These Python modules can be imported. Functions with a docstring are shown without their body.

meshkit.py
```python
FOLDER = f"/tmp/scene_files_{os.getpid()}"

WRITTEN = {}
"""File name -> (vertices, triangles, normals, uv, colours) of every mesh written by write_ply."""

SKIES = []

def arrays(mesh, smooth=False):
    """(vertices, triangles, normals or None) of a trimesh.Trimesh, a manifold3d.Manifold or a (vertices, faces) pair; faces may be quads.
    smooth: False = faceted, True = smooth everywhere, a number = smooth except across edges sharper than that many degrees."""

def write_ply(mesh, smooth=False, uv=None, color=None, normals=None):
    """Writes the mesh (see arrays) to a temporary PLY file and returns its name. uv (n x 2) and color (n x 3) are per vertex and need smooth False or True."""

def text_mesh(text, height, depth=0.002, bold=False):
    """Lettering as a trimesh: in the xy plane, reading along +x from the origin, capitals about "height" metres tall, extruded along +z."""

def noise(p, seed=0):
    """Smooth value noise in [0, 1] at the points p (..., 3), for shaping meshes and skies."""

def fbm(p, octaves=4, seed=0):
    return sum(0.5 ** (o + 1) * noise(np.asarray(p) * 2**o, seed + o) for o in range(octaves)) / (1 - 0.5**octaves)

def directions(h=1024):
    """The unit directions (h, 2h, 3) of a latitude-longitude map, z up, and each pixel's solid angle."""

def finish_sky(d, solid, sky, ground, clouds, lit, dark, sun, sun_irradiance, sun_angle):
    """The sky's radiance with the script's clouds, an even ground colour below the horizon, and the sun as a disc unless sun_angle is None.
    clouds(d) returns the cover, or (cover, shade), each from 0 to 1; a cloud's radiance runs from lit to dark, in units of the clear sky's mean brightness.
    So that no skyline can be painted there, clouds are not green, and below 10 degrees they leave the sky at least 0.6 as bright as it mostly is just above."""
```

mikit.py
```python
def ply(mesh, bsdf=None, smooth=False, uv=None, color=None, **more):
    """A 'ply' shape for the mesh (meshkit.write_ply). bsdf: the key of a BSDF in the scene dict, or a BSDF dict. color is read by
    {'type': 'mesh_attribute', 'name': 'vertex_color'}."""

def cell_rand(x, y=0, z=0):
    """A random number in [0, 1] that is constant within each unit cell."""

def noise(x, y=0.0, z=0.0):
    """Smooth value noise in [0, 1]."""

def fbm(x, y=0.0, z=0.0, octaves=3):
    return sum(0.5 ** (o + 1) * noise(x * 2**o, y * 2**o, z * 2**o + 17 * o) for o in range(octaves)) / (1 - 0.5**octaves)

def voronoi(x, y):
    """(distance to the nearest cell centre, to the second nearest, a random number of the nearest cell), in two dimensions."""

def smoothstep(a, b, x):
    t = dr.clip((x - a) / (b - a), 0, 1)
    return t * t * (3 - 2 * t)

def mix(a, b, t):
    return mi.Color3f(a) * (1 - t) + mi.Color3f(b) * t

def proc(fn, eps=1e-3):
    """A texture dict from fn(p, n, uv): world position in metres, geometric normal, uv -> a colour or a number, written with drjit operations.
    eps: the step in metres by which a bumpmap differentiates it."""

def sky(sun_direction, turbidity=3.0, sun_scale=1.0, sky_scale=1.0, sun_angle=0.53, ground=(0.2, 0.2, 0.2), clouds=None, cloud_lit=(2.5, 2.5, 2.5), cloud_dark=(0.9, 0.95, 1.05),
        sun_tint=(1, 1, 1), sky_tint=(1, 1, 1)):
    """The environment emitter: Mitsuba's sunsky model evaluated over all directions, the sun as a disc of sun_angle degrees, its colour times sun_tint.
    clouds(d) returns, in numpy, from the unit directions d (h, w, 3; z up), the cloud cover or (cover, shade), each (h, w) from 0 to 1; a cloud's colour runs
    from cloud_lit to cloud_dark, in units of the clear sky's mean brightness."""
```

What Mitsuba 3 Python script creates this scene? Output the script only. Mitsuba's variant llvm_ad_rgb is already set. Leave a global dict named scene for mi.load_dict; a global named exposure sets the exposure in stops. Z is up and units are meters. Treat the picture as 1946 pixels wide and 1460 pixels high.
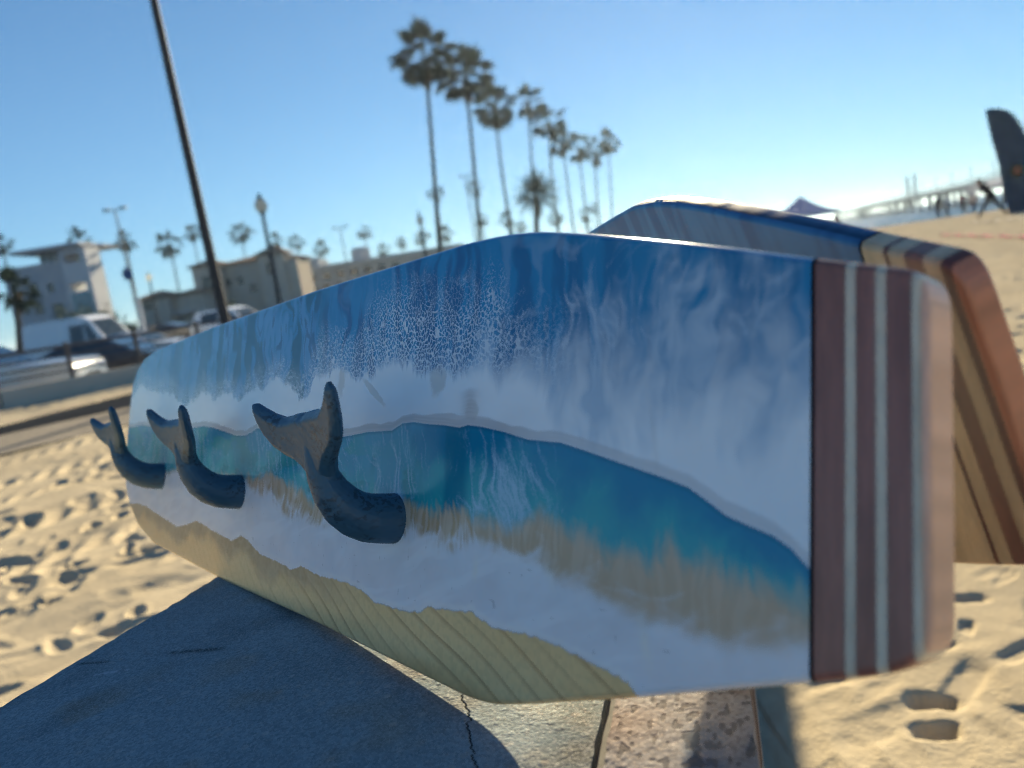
import math, random
import numpy as np, trimesh, manifold3d
import drjit as dr, mitsuba as mi
import mikit, meshkit
from mikit import proc, noise, fbm, voronoi, smoothstep, mix, cell_rand
T4 = mi.ScalarTransform4f
scene, labels = {}, {}
random.seed(7)

# ---------------------------------------------------------------- measured positions, in metres (camera foot = origin, y ahead, z up)
TALL_PALMS = [[-2.486, 58.0, 16.765, -4.092, 58.0, -0.45, 1.98, 0.32], [0.162, 65.0, 16.595, -1.121, 65.0, -0.45, 1.96, 0.32], [2.587, 80.0, 16.949, 2.611, 80.0, -0.45, 1.97, 0.3], [6.83, 92.0, 19.35, 5.202, 92.0, -0.45, 1.89, 0.3], [9.186, 95.0, 17.314, 8.731, 95.0, -0.45, 2.01, 0.3], [11.927, 108.0, 16.889, 11.812, 108.0, -0.45, 1.92, 0.3], [15.561, 120.0, 17.373, 15.587, 120.0, -0.45, 1.97, 0.3], [17.575, 118.0, 16.368, 16.63, 118.0, -0.45, 2.02, 0.3], [22.595, 135.0, 19.523, 20.778, 135.0, -0.45, 1.85, 0.3]]
SMALL_PALMS = [[-60.844, 100.0, 14.047, -61.419, 100.0, -0.45, 1.37, 0.28], [-64.092, 125.0, 15.706, -64.718, 125.0, -0.45, 1.88, 0.28], [-54.576, 120.0, 14.43, -55.143, 120.0, -0.45, 1.81, 0.28], [-47.361, 118.0, 12.518, -47.851, 118.0, -0.45, 1.86, 0.28], [-55.411, 150.0, 17.197, -56.067, 150.0, -0.45, 1.64, 0.28], [-43.323, 140.0, 14.716, -43.879, 140.0, -0.45, 1.82, 0.28], [-45.436, 170.0, 15.081, -46.002, 170.0, -0.45, 1.63, 0.28], [-41.281, 170.0, 13.98, -41.805, 170.0, -0.45, 1.63, 0.28], [-36.302, 170.0, 11.728, -36.743, 170.0, -0.45, 1.63, 0.28], [-25.654, 165.0, 13.551, -26.148, 165.0, -0.45, 1.58, 0.28], [-23.119, 170.0, 9.33, -23.467, 170.0, -0.45, 1.51, 0.28], [-21.107, 190.0, 11.486, -21.527, 190.0, -0.45, 1.43, 0.28], [-12.623, 150.0, 9.641, -12.974, 150.0, -0.45, 1.44, 0.28], [-7.923, 150.0, 9.711, -8.273, 150.0, -0.45, 1.44, 0.28], [-7.496, 130.0, 15.183, -8.02, 130.0, -0.45, 1.33, 0.28], [-0.937, 125.0, 14.325, -1.426, 125.0, -0.45, 1.28, 0.28], [-0.852, 150.0, 11.209, -1.245, 150.0, -0.45, 1.33, 0.28], [3.579, 130.0, 9.258, 3.254, 130.0, -0.45, 1.42, 0.28], [6.388, 150.0, 8.686, 6.083, 150.0, -0.45, 1.13, 0.28], [13.187, 150.0, 9.131, 12.871, 150.0, -0.45, 1.33, 0.28], [18.884, 150.0, 9.046, 18.575, 150.0, -0.45, 1.33, 0.28], [23.415, 170.0, 11.282, 23.036, 170.0, -0.45, 1.16, 0.28]]
BUSHY_PALM = [4.684, 70.0, 6.99, 3.889, 70.0, -0.45, 1.82, 0.55]
LOW_PALM = [-27.255, 45.0, 4.091, -28.061, 45.0, -0.45, 1.11, 0.35]
MODERN = {'main': [-67.8, -59.7, 11.64], 'pav': [-63.36, -58.62, 13.34], 'roof': [[-65.56, -55.86, 14.02]], 'tower': [-59.31, -55.61, 13.22], 'hole1': [-58.75, -56.68, 11.38, 12.66], 'hole2': [-59.8, -58.08, 7.44, 8.58], 'wins': [[-64.66, -63.44, 7.67, 9.59], [-62.16, -61.22, 7.88, 9.16], [-66.3, -65.22, 5.4, 7.12], [-64.57, -63.35, 5.12, 6.84], [-67.04, -65.89, 9.22, 10.5]]}
TERRACE = {'tower': [-38.11, -34.65, 7.96], 'main': [-36.01, -26.32, 7.24], 'gable': [-29.65, -26.33, 8.86], 'step': [-26.78, -24.88, 6.65], 'low': [-41.98, -38.73, 4.95], 'low2': [-39.84, -36.31, 4.42], 'wins': [[-35.07, -34.2, 4.58, 5.58], [-33.33, -32.46, 4.58, 5.58], [-31.85, -30.98, 3.31, 4.38], [-37.33, -36.41, 5.7, 6.62], [-28.71, -27.86, 5.57, 6.61], [-35.13, -32.43, 2.37, 3.64]], 'lowwins': [[-41.32, -40.41, 2.93, 3.83], [-39.2, -37.96, 2.09, 3.08]]}
CONDO = {'main': [-35.4, -4.6, 6.41], 'tank': [-24.59, -21.24, 9.13], 'hill': [-15.0, -8.42, 6.74], 'wins': [[-34.12, -32.87, 4.38, 5.44], [-34.5, -33.25, 2.43, 3.49], [-31.72, -30.47, 4.38, 5.44], [-32.1, -30.85, 2.43, 3.49], [-29.33, -28.08, 4.38, 5.44], [-29.71, -28.45, 2.43, 3.49], [-26.93, -25.68, 4.38, 5.44], [-27.31, -26.05, 2.42, 3.49], [-24.54, -23.29, 4.38, 5.44], [-24.91, -23.65, 2.42, 3.49], [-22.15, -20.89, 4.38, 5.44], [-22.51, -21.25, 2.42, 3.49], [-19.75, -18.5, 4.38, 5.44], [-20.11, -18.85, 2.42, 3.49], [-17.36, -16.1, 4.37, 5.44], [-17.71, -16.45, 2.42, 3.49]]}
CARS = {'suv': [-8.908, 16.0, 0.312], 'van': [-18.137, 37.0, 0.744], 'sedan': [-13.99, 33.0, 0.419], 'dark': [-9.4, 20.0, 0.084], 'mpv': [-11.977, 40.0, 0.616], 'dark2': [-17.134, 45.0, 0.783]}
POLE = [[-4.051, 11.5, 0.855], [-4.1, 11.5, 5.406]]
LAMPS = [[-7.778, 28.0, 4.527, -7.844, 28.0, 0.918], [-26.151, 60.0, 4.668, -26.236, 60.0, 3.386], [-4.159, 50.0, 4.905, -4.12, 50.0, 3.566]]
TPOLES = [[-32.146, 70.0, 11.537, -32.261, 70.0, 5.939], [-20.325, 110.0, 10.436, -20.161, 110.0, 6.963], [-1.735, 100.0, 13.44, -1.619, 100.0, 10.468]]
SIGN = [-31.94, 69.7, 5.889]
WHITEPOST = [-20.514, 45.0, 2.604, -20.57, 45.0, 1.142]
BUSHES = [[-46.316, 85.0, 4.403], [-39.686, 80.0, 3.421], [-42.597, 83.0, 3.963], [-25.879, 75.0, 2.398], [-37.664, 80.0, 2.721]]
FLAG = [[21.315, 4.407], [21.54, 4.437], [21.827, 4.404], [22.155, 4.301], [22.476, 4.081], [22.742, 3.697], [22.972, 3.037], [23.147, 2.186], [23.314, 1.176], [23.429, -0.012], [22.087, -0.049]]
FLAGEMBLEM = [22.445, 33.0, 1.748]
PERSON_WALK = [[21.993, 34.0, 0.062], [21.664, 34.0, 1.433]]
TENT = [[28.4, 70.0, 3.14], [25.827, 70.0, 1.387], [30.62, 70.0, 1.394]]
TENT2 = [[33.163, 50.0, 2.289], [31.666, 50.0, 1.856]]
PIER = [[86.525, 120.0, 3.655], [158.427, 330.0, 1.305], [134.984, 250.0, 10.401], [137.419, 250.0, 11.02]]
TAPES = [[12.536, 21.685, 0.0], [9.713, 13.565, -0.0], [17.341, 28.023, 0.0], [16.575, 23.099, 0.0], [11.944, 23.074, 0.0]]
PEOPLE = [[35.772, 62.0, 0.127], [36.503, 62.0, 0.222], [26.763, 60.0, 0.283], [34.269, 55.0, 0.307], [30.604, 46.0, 0.174], [42.645, 70.0, 0.0]]
SUN = [0.22206, 0.9179, 0.32887]
CAM = {'o': [0, 0, 0.95], 'f': [0.0, 0.98945, -0.14487], 'up': [0.15643, 0.14309, 0.97727]}
B1 = {'o': [-0.06757, 0.36328, 0.84334], 'u': [-0.61348, 0.78693, -0.06612], 'v': [0.19602, 0.23285, 0.95255], 'n': [-0.76499, -0.57142, 0.29711]}
B2 = {'o': [0.09399, 0.45037, 0.85016], 'u': [-0.18798, 0.98172, -0.02987], 'v': [-0.27051, -0.02252, 0.96245], 'n': [-0.94419, -0.189, -0.2698]}
CURVE_CREST = [[-223.2, 1.7], [-221.0, 4.5], [-216.1, 8.7], [-210.6, 11.4], [-202.4, 13.5], [-195.0, 15.6], [-189.2, 18.8], [-181.6, 22.7], [-173.9, 24.7], [-161.7, 27.3], [-147.7, 30.3], [-135.7, 32.9], [-122.1, 35.7], [-102.5, 36.7], [-87.5, 39.6], [-71.7, 41.7], [-61.5, 42.5], [-54.8, 41.4], [-42.4, 42.6], [-29.4, 43.1], [-15.5, 44.2], [-5.5, 43.6], [4.5, 40.2], [30.3, 39.4], [47.8, 37.7], [78.1, 35.2], [127.7, 37.0], [173.6, 41.4], [194.7, 41.8], [205.6, 38.9], [218.1, 36.6], [237.5, 36.5], [266.1, 39.6], [294.3, 42.5], [321.4, 43.9], [339.1, 43.1], [384.9, 40.4], [465.1, 42.0], [490.8, 44.2], [540.8, 46.0], [571.7, 44.0]]
CURVE_TAN = [[-223.3, -5.2], [-221.1, -4.6], [-210.8, -2.1], [-202.6, -1.8], [-194.8, 0.5], [-186.6, 2.1], [-180.0, -0.6], [-175.1, 5.1], [-167.2, -0.9], [-159.3, -0.6], [-148.9, 0.7], [-134.1, 4.6], [-121.9, 8.3], [-111.3, 10.2], [-107.2, 6.4], [-99.7, 3.7], [-85.1, 3.3], [-68.9, 4.2], [-57.7, 6.4], [-26.6, 5.3], [-5.0, 6.0], [37.9, 5.1], [93.7, -1.1], [131.9, 7.5], [158.7, 12.9], [179.0, 8.9], [218.6, 7.8], [292.1, 6.4], [456.3, 3.3], [582.1, 5.2]]
CURVE_FOAM = [[-223.3, -16.8], [-215.8, -18.6], [-206.4, -20.4], [-194.4, -20.9], [-180.7, -21.2], [-168.6, -19.9], [-155.7, -17.6], [-144.9, -15.0], [-126.9, -12.6], [-110.2, -11.8], [-91.1, -7.8], [-75.8, -7.5], [-53.6, -11.9], [-21.4, -9.1], [29.2, -11.3], [87.8, -14.8], [136.3, -11.3], [174.4, -4.1], [217.8, 4.1], [455.5, 0.8], [581.0, 2.4]]
CURVE_WOOD = [[-162.9, -47.1], [-161.2, -43.2], [-158.4, -40.8], [-151.6, -39.7], [-135.6, -38.0], [-121.1, -36.5], [-116.1, -36.4], [-102.9, -36.5], [-84.9, -38.3], [-77.3, -36.3], [-70.8, -34.5], [-56.6, -36.7], [-35.9, -38.8], [-30.8, -42.0], [-18.9, -44.0], [11.9, -45.0], [27.0, -41.6], [42.9, -40.3], [77.2, -41.5], [105.0, -40.1], [120.3, -44.1], [135.0, -42.3], [171.9, -41.4], [196.4, -35.2], [211.8, -33.3], [230.9, -39.1], [277.3, -36.3], [318.5, -32.8], [345.8, -38.4], [373.6, -43.3], [420.8, -39.8], [493.5, -34.4], [525.3, -34.2], [555.7, -36.4], [577.9, -38.0]]
CURVE_TOP = [[-222.5, 55.5], [-213.4, 56.9], [-208.8, 55.0], [-201.2, 57.3], [-196.1, 55.2], [-193.3, 56.8], [-182.1, 60.7], [-169.9, 61.6], [-156.9, 58.4], [-150.0, 54.1], [-138.9, 57.4], [-126.6, 61.9], [-118.5, 60.6], [-96.2, 68.0], [-82.6, 64.4], [-73.5, 72.1], [-62.6, 69.0], [-47.5, 67.9], [-25.3, 70.1], [1.1, 76.4], [27.9, 72.8], [50.0, 69.3], [74.2, 75.8], [101.0, 74.0], [113.3, 63.1], [132.3, 63.9], [160.2, 76.1], [186.7, 68.2], [201.6, 71.0], [231.6, 62.3], [268.3, 70.4], [289.1, 65.0], [332.0, 73.0], [355.9, 64.9], [382.6, 61.4], [421.7, 75.1], [492.1, 79.5], [561.2, 88.5], [606.5, 74.1]]
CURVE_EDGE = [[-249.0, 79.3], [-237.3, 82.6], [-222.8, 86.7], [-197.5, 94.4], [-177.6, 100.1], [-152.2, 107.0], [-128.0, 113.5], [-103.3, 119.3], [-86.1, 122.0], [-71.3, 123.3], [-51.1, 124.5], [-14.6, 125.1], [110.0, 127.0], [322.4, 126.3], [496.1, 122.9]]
OUTLINE = [[-256.6, -7.7], [-255.3, -10.7], [-251.8, -13.1], [-242.2, -18.1], [-222.6, -24.8], [-160.2, -45.1], [-107.9, -61.4], [-88.8, -66.8], [-80.1, -68.2], [-67.2, -69.2], [-5.2, -68.7], [79.5, -67.9], [253.8, -69.2], [452.9, -66.2], [517.1, -56.2], [558.9, -41.0], [590.0, -20.7], [601.8, 21.9], [602.1, 62.8], [597.7, 92.0], [578.4, 108.4], [550.3, 117.9], [496.1, 122.9], [322.4, 126.3], [110.0, 127.0], [-14.6, 125.1], [-51.1, 124.5], [-71.3, 123.3], [-86.1, 122.0], [-103.3, 119.3], [-128.0, 113.5], [-152.2, 107.0], [-177.6, 100.1], [-197.5, 94.4], [-222.8, 86.7], [-237.3, 82.6], [-249.0, 79.3], [-253.3, 77.3], [-256.2, 74.3], [-257.2, 70.4]]
WALL = {'left': [[-1.6, -0.425], [0.1, -0.424], [0.3025, -0.3984], [0.4652, -0.3758], [0.7, -0.35], [4.3, -0.34]], 'l1': -0.0598, 'l2': -0.0552, 'l3': -0.0027, 'p': [-0.2368, 0.5468, 0.7606], 'w': [0.26463, 0.96435, 0.0], 'lat': [0.96435, -0.26463, 0.0], 'n': [-0.04232, 0.01161, 0.99904]}

# ---------------------------------------------------------------- camera, sky, exposure
_o, _f = np.array(CAM['o']), np.array(CAM['f'])
scene['camera'] = {'type': 'thinlens', 'fov': 67.29, 'fov_axis': 'x', 'aperture_radius': 0.0016, 'focus_distance': 0.40,
                   'near_clip': 0.02, 'medium': {'type': 'ref', 'id': 'haze_air'}, 'far_clip': 20000.0,
                   'to_world': T4().look_at(origin=_o.tolist(), target=(_o + _f).tolist(), up=CAM['up'])}
scene['haze_air'] = {'type': 'homogeneous', 'albedo': {'type': 'rgb', 'value': [0.68, 0.84, 0.99]}, 'sigma_t': 0.00017, 'phase': {'type': 'hg', 'g': 0.62}}
scene['sky'] = mikit.sky(SUN, turbidity=1.0, sun_scale=2.1, sky_scale=0.91, sun_angle=1.0, sky_tint=(0.70, 0.97, 1.25), sun_tint=(0.95, 1.08, 1.28))
exposure = 2.1

# ---------------------------------------------------------------- helpers
def bs(key, d):
    scene[key] = d
    return key

def rgb(c):
    return {'type': 'rgb', 'value': list(c)} if not isinstance(c, dict) else c

def princ(key, c, rough=0.6, **k):
    return bs(key, {'type': 'twosided', 'bsdf': {'type': 'principled', 'base_color': rgb(c), 'roughness': rough, **k}})

def diff(key, c):
    return bs(key, {'type': 'twosided', 'bsdf': {'type': 'diffuse', 'reflectance': rgb(c)}})

def put(key, mesh, bsdf, smooth=False, uv=None, to=None):
    base = key
    k = 0
    while key in scene:
        k += 1
        key = f'{base}_{k:03d}'
    d = mesh if isinstance(mesh, dict) else mikit.ply(mesh, bsdf, smooth=smooth, uv=uv)
    d = dict(d)
    if to is not None:
        d['to_world'] = to
    scene[key] = d
    return key

used = set()
def name(base):
    k, n = 0, base
    while n in used:
        k += 1
        n = f'{base}_{k:03d}'
    used.add(n)
    return n

def tag(key, label=None, cat=None, group=None, kind=None):
    d = {}
    if label: d['label'] = label
    if cat: d['category'] = cat
    if group: d['group'] = group
    if kind: d['kind'] = kind
    labels[key] = d

def thing(base, label, cat, group=None):
    k = name(base)
    tag(k, label, cat, group)
    return k

def unit(v):
    v = np.asarray(v, float)
    return v / np.linalg.norm(v)

def frame(o, ex, ey, ez, s=1.0):
    m = np.eye(4)
    m[:3, 0], m[:3, 1], m[:3, 2], m[:3, 3] = np.asarray(ex) * s, np.asarray(ey) * s, np.asarray(ez) * s, o
    return m

def tm(mesh):
    if hasattr(mesh, 'to_mesh'):
        m = mesh.to_mesh()
        return trimesh.Trimesh(m.vert_properties[:, :3], m.tri_verts, process=False)
    return mesh

def man(mesh):
    return manifold3d.Manifold(manifold3d.Mesh(np.asarray(mesh.vertices, np.float32), np.asarray(mesh.faces, np.uint32)))

def box(x0, x1, y0, y1, z0, z1, bev=0.0):
    if bev > 0:
        m = manifold3d.Manifold.hull_points([[x, y, z] for x, y, z in
            [(a, b, c) for a in (x0, x1) for b in (y0 + bev, y1 - bev) for c in (z0 + bev, z1 - bev)] +
            [(a, b, c) for a in (x0 + bev, x1 - bev) for b in (y0, y1) for c in (z0 + bev, z1 - bev)] +
            [(a, b, c) for a in (x0 + bev, x1 - bev) for b in (y0 + bev, y1 - bev) for c in (z0, z1)]])
        return tm(m)
    m = trimesh.creation.box([x1 - x0, y1 - y0, z1 - z0])
    m.apply_translation([(x0 + x1) / 2, (y0 + y1) / 2, (z0 + z1) / 2])
    return m

def tube(pts, rad, sides=10, cap=True):
    p = np.asarray(pts, float)
    r = np.broadcast_to(rad, (len(p),))
    t = np.gradient(p, axis=0)
    t /= np.linalg.norm(t, axis=1, keepdims=True)
    ref = np.array([1.0, 0, 0]) if abs(t[0][2]) > 0.7 else np.array([0, 0, 1.0])
    a = np.cross(t, ref); a /= np.linalg.norm(a, axis=1, keepdims=True)
    b = np.cross(t, a)
    ang = np.arange(sides) * 2 * np.pi / sides
    v = p[:, None] + r[:, None, None] * (np.cos(ang)[None, :, None] * a[:, None] + np.sin(ang)[None, :, None] * b[:, None])
    n = len(p)
    i, j = np.meshgrid(np.arange(n - 1), np.arange(sides), indexing='ij')
    q = np.stack([i * sides + j, i * sides + (j + 1) % sides, (i + 1) * sides + (j + 1) % sides, (i + 1) * sides + j], -1).reshape(-1, 4)
    f = np.vstack([q[:, [0, 1, 2]], q[:, [0, 2, 3]]])
    v = v.reshape(-1, 3)
    if cap:
        c0, c1 = len(v), len(v) + 1
        v = np.vstack([v, p[:1], p[-1:]])
        k = np.arange(sides)
        f = np.vstack([f, np.stack([k * 0 + c0, (k + 1) % sides, k], 1), np.stack([k * 0 + c1, (n - 1) * sides + k, (n - 1) * sides + (k + 1) % sides], 1)])
    m = trimesh.Trimesh(v, f, process=False)
    if cap and m.volume < 0:
        m.invert()
    return m

def lathe(prof, sides=24):
    return trimesh.creation.revolve(np.asarray(prof, float), sections=sides)

def cat(ms):
    return trimesh.util.concatenate([tm(m) for m in ms])

def ball(c, r, n=10, sc=(1, 1, 1)):
    m = trimesh.creation.icosphere(2, 1.0)
    return np.asarray(m.vertices)[::1] * r * np.asarray(sc) + np.asarray(c)

def hullchain(joints):
    """joints: list of (centre, radius[, flatten axis, factor]); the union of hulls of neighbouring balls."""
    sph = np.asarray(trimesh.creation.icosphere(2, 1.0).vertices)
    def pts(j):
        s = sph
        if len(j) > 2:
            e = unit(j[2])
            s = s - (1 - j[3]) * (s @ e)[:, None] * e
        return s * j[1] + np.asarray(j[0], float)
    out = []
    for a, b in zip(joints[:-1], joints[1:]):
        out.append(manifold3d.Manifold.hull_points(np.vstack([pts(a), pts(b)])))
    return out

def blob(parts, step, rounds=8):
    m = manifold3d.Manifold.batch_boolean(parts, manifold3d.OpType.Add).refine_to_length(step)
    t = tm(m)
    t = trimesh.Trimesh(t.vertices, t.faces, process=True)
    trimesh.smoothing.filter_taubin(t, iterations=rounds)
    return t

def curve(x, pts):
    """Piecewise linear curve through pts, as drjit operations."""
    y = mi.Float(pts[0][1])
    for (a, b), (c, d) in zip(pts[:-1], pts[1:]):
        if c - a > 1e-6:
            y += (d - b) * dr.clip((x - a) / (c - a), 0, 1)
    return y

def gauss(x, c, w):
    return dr.exp(-dr.square((x - c) / w))

# ---------------------------------------------------------------- materials
def sand_fn(p, n, uv):
    g = noise(p.x * 420, p.y * 420, p.z * 420)
    h = fbm(p.x * 2.3, p.y * 2.3, 3.0)
    k = noise(p.x * 55, p.y * 55, p.z * 55)
    c = mix((0.46, 0.385, 0.265), (0.58, 0.50, 0.36), h)
    return c * (0.86 + 0.18 * g + 0.10 * k)
bs('sand_material', {'type': 'twosided', 'bsdf': {'type': 'bumpmap', 'arbitrary': proc(lambda p, n, uv: noise(p.x * 160, p.y * 160, p.z * 160) + 0.5 * noise(p.x * 420, p.y * 420), 6e-4), 'scale': 0.0012,
   'bsdf': {'type': 'diffuse', 'reflectance': proc(sand_fn)}}})
def asphalt_fn(p, n, uv):
    return mi.Color3f(0.9, 0.95, 1.05) * (0.045 + 0.03 * fbm(p.x * 1.3, p.y * 1.3, 0.0) + 0.02 * noise(p.x * 30, p.y * 30, 0.0))
diff('asphalt', proc(asphalt_fn))
def path_fn(p, n, uv):
    return mix((0.25, 0.225, 0.19), (0.33, 0.30, 0.25), fbm(p.x * 1.1, p.y * 1.1, 0.0)) * (0.9 + 0.2 * noise(p.x * 25, p.y * 25, 0.0))
diff('path_concrete', proc(path_fn))
diff('path_shadow', proc(lambda p, n, uv: mi.Color3f(0.030, 0.034, 0.042) * (0.8 + 0.5 * fbm(p.x * 2, p.y * 2, 0.0))))  # flat dark colour of the shadow strip by the path

_wl, _ww = np.array(WALL['lat']), np.array(WALL['w'])
def wall_ll(p):
    return p.x * float(_wl[0]) + p.y * float(_wl[1]), p.x * float(_ww[0]) + p.y * float(_ww[1])
def crack_d(l, w):
    c = curve(w, [(0.21, -0.092), (0.2422, -0.103), (0.256, -0.109), (0.2686, -0.1143), (0.279, -0.117), (0.288, -0.1228), (0.31, -0.128), (0.34, -0.125)])
    return dr.abs(l - c - 0.0016 * (noise(w * 330, 5.0) - 0.5) - 0.001 * (noise(w * 1200, 9.0) - 0.5))
def cap_h(p, n, uv):
    l, w = wall_ll(p)
    a, b, c = voronoi(l * 700, w * 700)
    a2, b2, c2 = voronoi(l * 240 + 7, w * 240)
    h = 0.55 * dr.minimum(b - a, 0.5) * (0.4 + c) + 0.8 * smoothstep(0.5, 0.1, a2) * smoothstep(0.45, 0.9, c2) + 0.5 * noise(l * 900, w * 900)
    pit = smoothstep(0.70, 0.80, noise(l * 36, w * 36, 2.0)) * smoothstep(0.4, 0.6, noise(l * 150, w * 60))
    return h - 1.6 * pit - 3.0 * gauss(w, 0.3525, 0.0016) * smoothstep(-0.330, -0.322, l) * smoothstep(-0.286, -0.294, l) - 1.5 * smoothstep(0.0006, 0.0001, crack_d(l, w))
def cap_c(p, n, uv):
    l, w = wall_ll(p)
    a, b, k = voronoi(l * 700, w * 700)
    a2, b2, k2 = voronoi(l * 210 + 7, w * 210)
    c = mix((0.225, 0.275, 0.295), (0.31, 0.355, 0.37), fbm(l * 22, w * 22, 0.0))
    c = c * (0.80 + 0.36 * k)
    stone = smoothstep(0.42, 0.30, a2) * smoothstep(0.90, 0.96, k2) * 0.5
    c = mix(c, mix((0.36, 0.34, 0.31), (0.48, 0.47, 0.45), k), stone)
    stain = smoothstep(0.52, 0.72, fbm(l * 16 + 3, w * 9, 4.0))
    c = c * (1 - 0.38 * stain)
    c = mix(c, c * mi.Color3f(1.1, 0.92, 0.80), smoothstep(0.5, 0.75, fbm(l * 30, w * 30, 8.0)))
    go = gauss(w, 0.3525, 0.0016 + 0.0010 * noise(l * 150, 3.0)) * smoothstep(-0.330, -0.322, l) * smoothstep(-0.286, -0.294, l) + gauss(w, 0.3466, 0.0012) * smoothstep(-0.391, -0.384, l) * smoothstep(-0.362, -0.368, l)
    c = c * (1 - 0.6 * dr.clip(go * (0.4 + noise(l * 500, w * 500, 2.0)), 0, 1))
    sc = gauss((w - 0.332) - 0.20 * (l + 0.36), 0.0, 0.0014) * smoothstep(-0.366, -0.360, l) * smoothstep(-0.336, -0.344, l) + gauss((w - 0.3215) - 0.35 * (l + 0.343), 0.0, 0.0007) * gauss(l, -0.347, 0.008)
    c = mix(c, (0.52, 0.53, 0.56), dr.clip(sc, 0, 1) * smoothstep(0.25, 0.7, noise(l * 700, w * 700, 3.0)) * 0.8)
    grit = smoothstep(0.62, 0.72, noise(l * 1500, w * 1500, 6.0)) * 0.35
    c = mix(c, (0.5, 0.49, 0.47), grit)
    return c * (1 - 0.8 * smoothstep(0.0006, 0.0002, crack_d(l, w)))
bs('cap_concrete', {'type': 'twosided', 'bsdf': {'type': 'bumpmap', 'arbitrary': proc(cap_h, 2.5e-4), 'scale': 0.00042, 'bsdf': {'type': 'diffuse', 'reflectance': proc(cap_c)}}})
def edg_h(p, n, uv):
    l, w = wall_ll(p)
    return fbm(l * 260, w * 260, p.z * 260) * 1.2 - 0.5 * edg_pit(l, w) + 0.6 * noise(l * 60, w * 60)
def edg_pit(l, w):
    big = smoothstep(0.70, 0.80, fbm(l * 260, w * 170, 3.0, 2)) * 0.8
    small = smoothstep(0.74, 0.80, noise(l * 420, w * 300, 9.0)) * 0.7
    return dr.maximum(big, small)
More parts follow.
